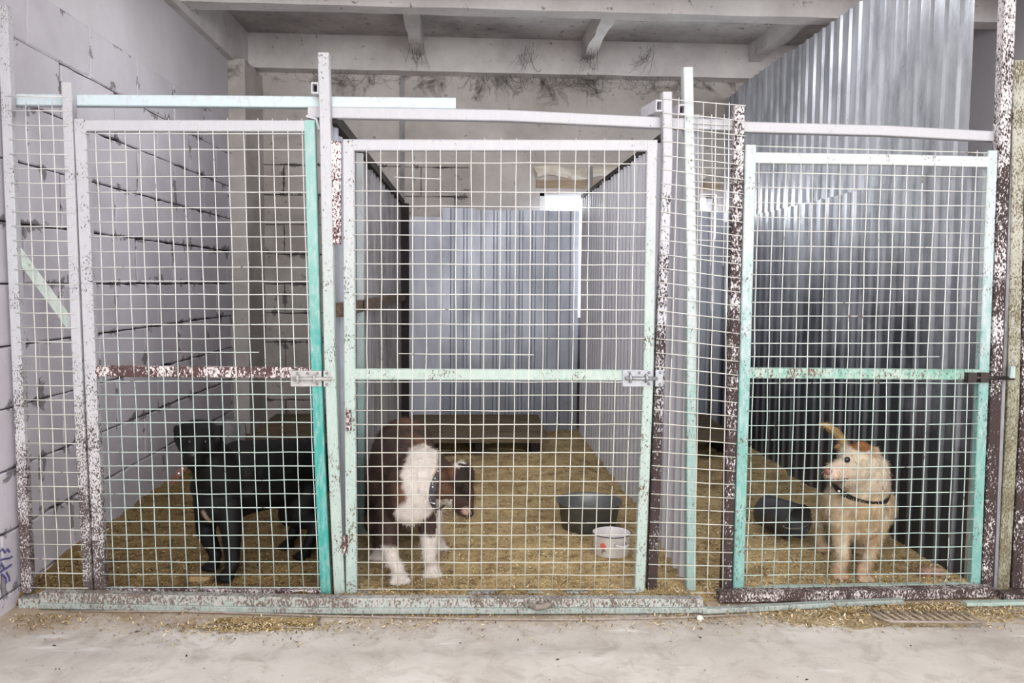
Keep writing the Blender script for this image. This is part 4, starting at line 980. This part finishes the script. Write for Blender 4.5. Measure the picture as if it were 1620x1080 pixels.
# outline of the white chest blaze in metres (X, Z) on the chest
blaze = [(W(x, y, .10).x, W(x, y, .10).z) for x, y in ((646, 718), (668, 714), (690, 720), (692, 740), (684, 752), (686, 775), (690, 800), (684, 815), (668, 826), (653, 834), (626, 828), (624, 812), (630, 800), (645, 790), (640, 770), (634, 752), (640, 735))]
DB = srgb(74, 56, 48); DB2 = srgb(50, 38, 34); RB = srgb(136, 92, 62); WH = srgb(208, 198, 190)
hx0, hz0 = W(716, 770, .15).x, W(716, 770, .15).z
def col_brown(p):
    c = mixc(DB, DB2, 0.5+0.6*nz(p, 9)); c = mixc(c, RB, sm(.15, .6, nz(p+Vector((3, 0, 0)), 6))*.5)
    c = mixc(c, RB, sm(.50, .60, p.z)*.5*sm(.4, .6, p.y))
    j = .010*nz(p, 40)
    hits = 0
    if p.y < .27:
        for dx, dz in ((0, 0), (.006, 0), (-.006, 0), (0, .006), (0, -.006)): hits += in_poly(p.x+j+dx, p.z+j*.7+dz, blaze)
    c = mixc(c, RB, 0.35*(hits > 0)); c = mixc(c, WH, hits/5)
    if p.z < .21 and p.y < .33:                         # socks
        lim = .155 if p.x < -.19 else .19
        c = mixc(c, WH, 1-sm(lim-.012, lim+.012, p.z+j))
    if p.z < .13 and p.y >= .33 and p.x > -.2: c = mixc(c, WH, 1-sm(.10, .12, p.z+j))
    if p.x > W(690, 770, .15).x:                            # head and nape
        c = mixc(c, RB, 0.30*sm(-.1, .4, nz(p, 12)))
        if p.x < hx0 and p.z < W(700, 785, .15).z: c = mixc(c, WH, .85)
        e = (p-W(729, 733, .10)); c = mixc(c, WH, (1-sm(.012, .020, math.hypot(e.x*.7+e.z*.5, e.z*1.4)))*(p.y < .16))
        m_ = (p-W(737, 808, .10)).length; c = mixc(c, srgb(176, 146, 130), 1-sm(.010, .022, m_))
        ee = p-W(733, 760, .075); c = mixc(c, srgb(42, 32, 29), (1-sm(.8, 1.15, math.hypot(ee.x/.036, ee.z/.062)))*(p.y < .14))
    return c
dd, body = make_dog('dog', 'brown dog with white chest and socks and a riveted grey collar, head lowered', B, col_brown, (W(655, 910, .3).x, .35, .04), 0.7, 26000, 0.020, 6)
ball(body, 'nose', W(744, 812, .115), .014, M['nose_black'], (1, 1, .9))
ball(body, 'eye', W(741, 788, .098), .007, M['eye'])
ax = (W(720, 772, .15)-W(680, 762, .19)).normalized()
cl, pts = ring(dd, 'collar', W(699, 768, .172), ax, .088, .086, M['collar_grey'], .024, .004)
ctr = W(699, 768, .172)
fr = sorted(pts, key=lambda p: p.y)
for yy in (746, 758, 769, 780):
    best = min(pts, key=lambda p: abs(proj(p)[1]-yy)+(1000 if p.y > ctr.y-.02 else 0)); o_ = (best-ctr).normalized()
    ball(cl, 'rivet', best+o_*.004, .0042, M['rivet'])
best = min(pts, key=lambda p: abs(proj(p)[1]-794)+(1000 if p.y > ctr.y else 0)); o_ = (best-ctr).normalized()
MB().tube([best+o_*.007-ax*.016, best+o_*.007+ax*.016], .0025, 6).build('buckle_pin', M['rivet'], cl, True)

# --- yellow dog
B = []
B += [('s', W(1357, 798, .24), .118), ('s', W(1357, 822, .22), .095), ('s', W(1378, 800, .26), .10), ('s', W(1335, 805, .25), .092), ('s', W(1360, 775, .32), .112), ('s', W(1358, 780, .42), .112), ('s', W(1352, 770, .52), .108), ('s', W(1348, 768, .60), .098)]
B += [('c', W(1362, 780, .26), .112, W(1372, 745, .19), .085)]
B += [('e', W(1364, 731, .16), (.074, .070, .072), (0, 0, 0)), ('e', W(1352, 722, .13), (.060, .055, .052), (0, 0, 0)), ('e', W(1352, 745, .11), (.056, .040, .046), (0, 0, 0)), ('c', W(1346, 741, .11), .048, W(1317, 747, .06), .034), ('e', W(1315, 744, .055), (.020, .022, .021), (0, 0, 0)), ('c', W(1345, 755, .11), .034, W(1320, 757, .07), .019),
      ('c', W(1340, 731, .10), .030, W(1320, 740, .06), .022)]
B += [('e', W(1366, 706, .105), (.040, .016, .020), (0, 18, 0)), ('e', W(1383, 715, .115), (.022, .015, .026), (0, 20, 0)), ('e', W(1327, 707, .17), (.015, .012, .017), (0, -30, 0))]
fa, fb = onZ(1328, 917, .032), onZ(1368, 917, .032)
B += [('c', W(1330, 825, .20), .055, W(1330, 855, .17), .034), ('c', W(1330, 855, .17), .033, W(1333, 885, .14), .026), ('c', W(1333, 885, .14), .026, Vector((fa.x, fa.y+.02, .06)), .024)] + paw(Vector((fa.x, fa.y+.012, .043)), (-.1, -1), .030)
B += [('c', W(1386, 820, .20), .056, W(1384, 850, .18), .035), ('c', W(1384, 850, .18), .034, W(1373, 885, .14), .026), ('c', W(1373, 885, .14), .026, Vector((fb.x, fb.y+.02, .06)), .024)] + paw(Vector((fb.x, fb.y+.012, .043)), (.0, -1), .030)
ha, hb = onZ(1304, 866, .06), onZ(1364, 868, .06)
for h_, xk in ((ha, 1322), (hb, 1362)):
    B += [('c', W(xk+8, 790, .54), .075, W(xk-4, 820, .46), .050), ('c', W(xk-4, 820, .46), .046, Vector((h_.x+.01, h_.y+.10, .16)), .027), ('c', Vector((h_.x+.01, h_.y+.10, .16)), .026, Vector((h_.x, h_.y+.05, .085)), .024)] + paw(Vector((h_.x, h_.y+.02, .066)), (-.1, -1), .030)
tl = [(1346, 728, .64, .026), (1338, 708, .66, .022), (1331, 694, .66, .020), (1320, 681, .65, .018), (1309, 673, .64, .014), (1297, 671, .63, .008)]
for a_, b_ in zip(tl, tl[1:]): B.append(('c', W(*a_[:3]), a_[3], W(*b_[:3]), b_[3]))
YC = srgb(198, 180, 152); YD = srgb(160, 136, 104); YW = srgb(218, 204, 186); EAR = srgb(126, 84, 50)
earc = W(1366, 706, .09); earc2 = W(1384, 716, .10); far_ear = W(1325, 705, .17); mz = W(1322, 748, .05)
def col_yellow(p):
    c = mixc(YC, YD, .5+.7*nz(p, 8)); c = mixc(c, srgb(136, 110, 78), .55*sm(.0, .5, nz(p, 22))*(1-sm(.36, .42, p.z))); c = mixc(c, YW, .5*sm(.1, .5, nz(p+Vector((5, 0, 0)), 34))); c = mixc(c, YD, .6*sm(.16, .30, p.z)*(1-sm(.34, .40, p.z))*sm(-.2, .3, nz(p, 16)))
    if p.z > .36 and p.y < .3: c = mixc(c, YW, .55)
    e = p-earc; c = mixc(c, EAR, (1-sm(.8, 1.15, math.hypot(e.x/.042, e.z/.024)+.2*nz(p, 30)))*(p.y < .2))
    e = p-earc2; c = mixc(c, mixc(EAR, YC, .45), (1-sm(.7, 1.2, math.hypot(e.x/.022, e.z/.026)+.2*nz(p, 30)))*(p.y < .2))
    c = mixc(c, mixc(EAR, YD, .4), 1-sm(.012, .03, (p-far_ear).length))
    c = mixc(c, srgb(60, 44, 38), .7*(1-sm(.010, .017, (p-W(1340, 727, .064)).length)))
    d = (p-mz).length; c = mixc(c, srgb(206, 178, 160), (1-sm(.03, .07, d))*.6)
    if d < .06 and p.z < W(1320, 755, .06).z: c = mixc(c, srgb(70, 52, 46), .85)
    if p.z > .45 and p.y > .5: c = mixc(c, srgb(196, 160, 100), .7)
    if p.z < .09: c = mixc(c, srgb(186, 152, 124), .5)
    return c
yd, body = make_dog('dog', 'pale yellow dog with tan ear and raised tail, looking sideways, dark collar', B, col_yellow, (W(1350, 920, .3).x, .30, .04), 0.75, 26000, 0.019, 5)
ball(body, 'nose', W(1310, 745, .035), .017, M['nose_pink'], (.85, 1, .9))
ball(body, 'eye', W(1340, 727, .064), .0115, M['eye'], (1.15, .8, 1.0))
cl, pts = ring(yd, 'collar', W(1362, 770, .235), (W(1374, 742, .19)-W(1356, 790, .25)), .108, .106, M['collar_black'], .022, .005, Vector((1, 0, 0)))
ctr = W(1362, 770, .235); best = min(pts, key=lambda p: abs(proj(p)[0]-1332)+(1000 if p.y > ctr.y else 0))
ball(cl, 'buckle', best+(best-ctr).normalized()*.006, .008, M['rivet'], (1, .6, .8))
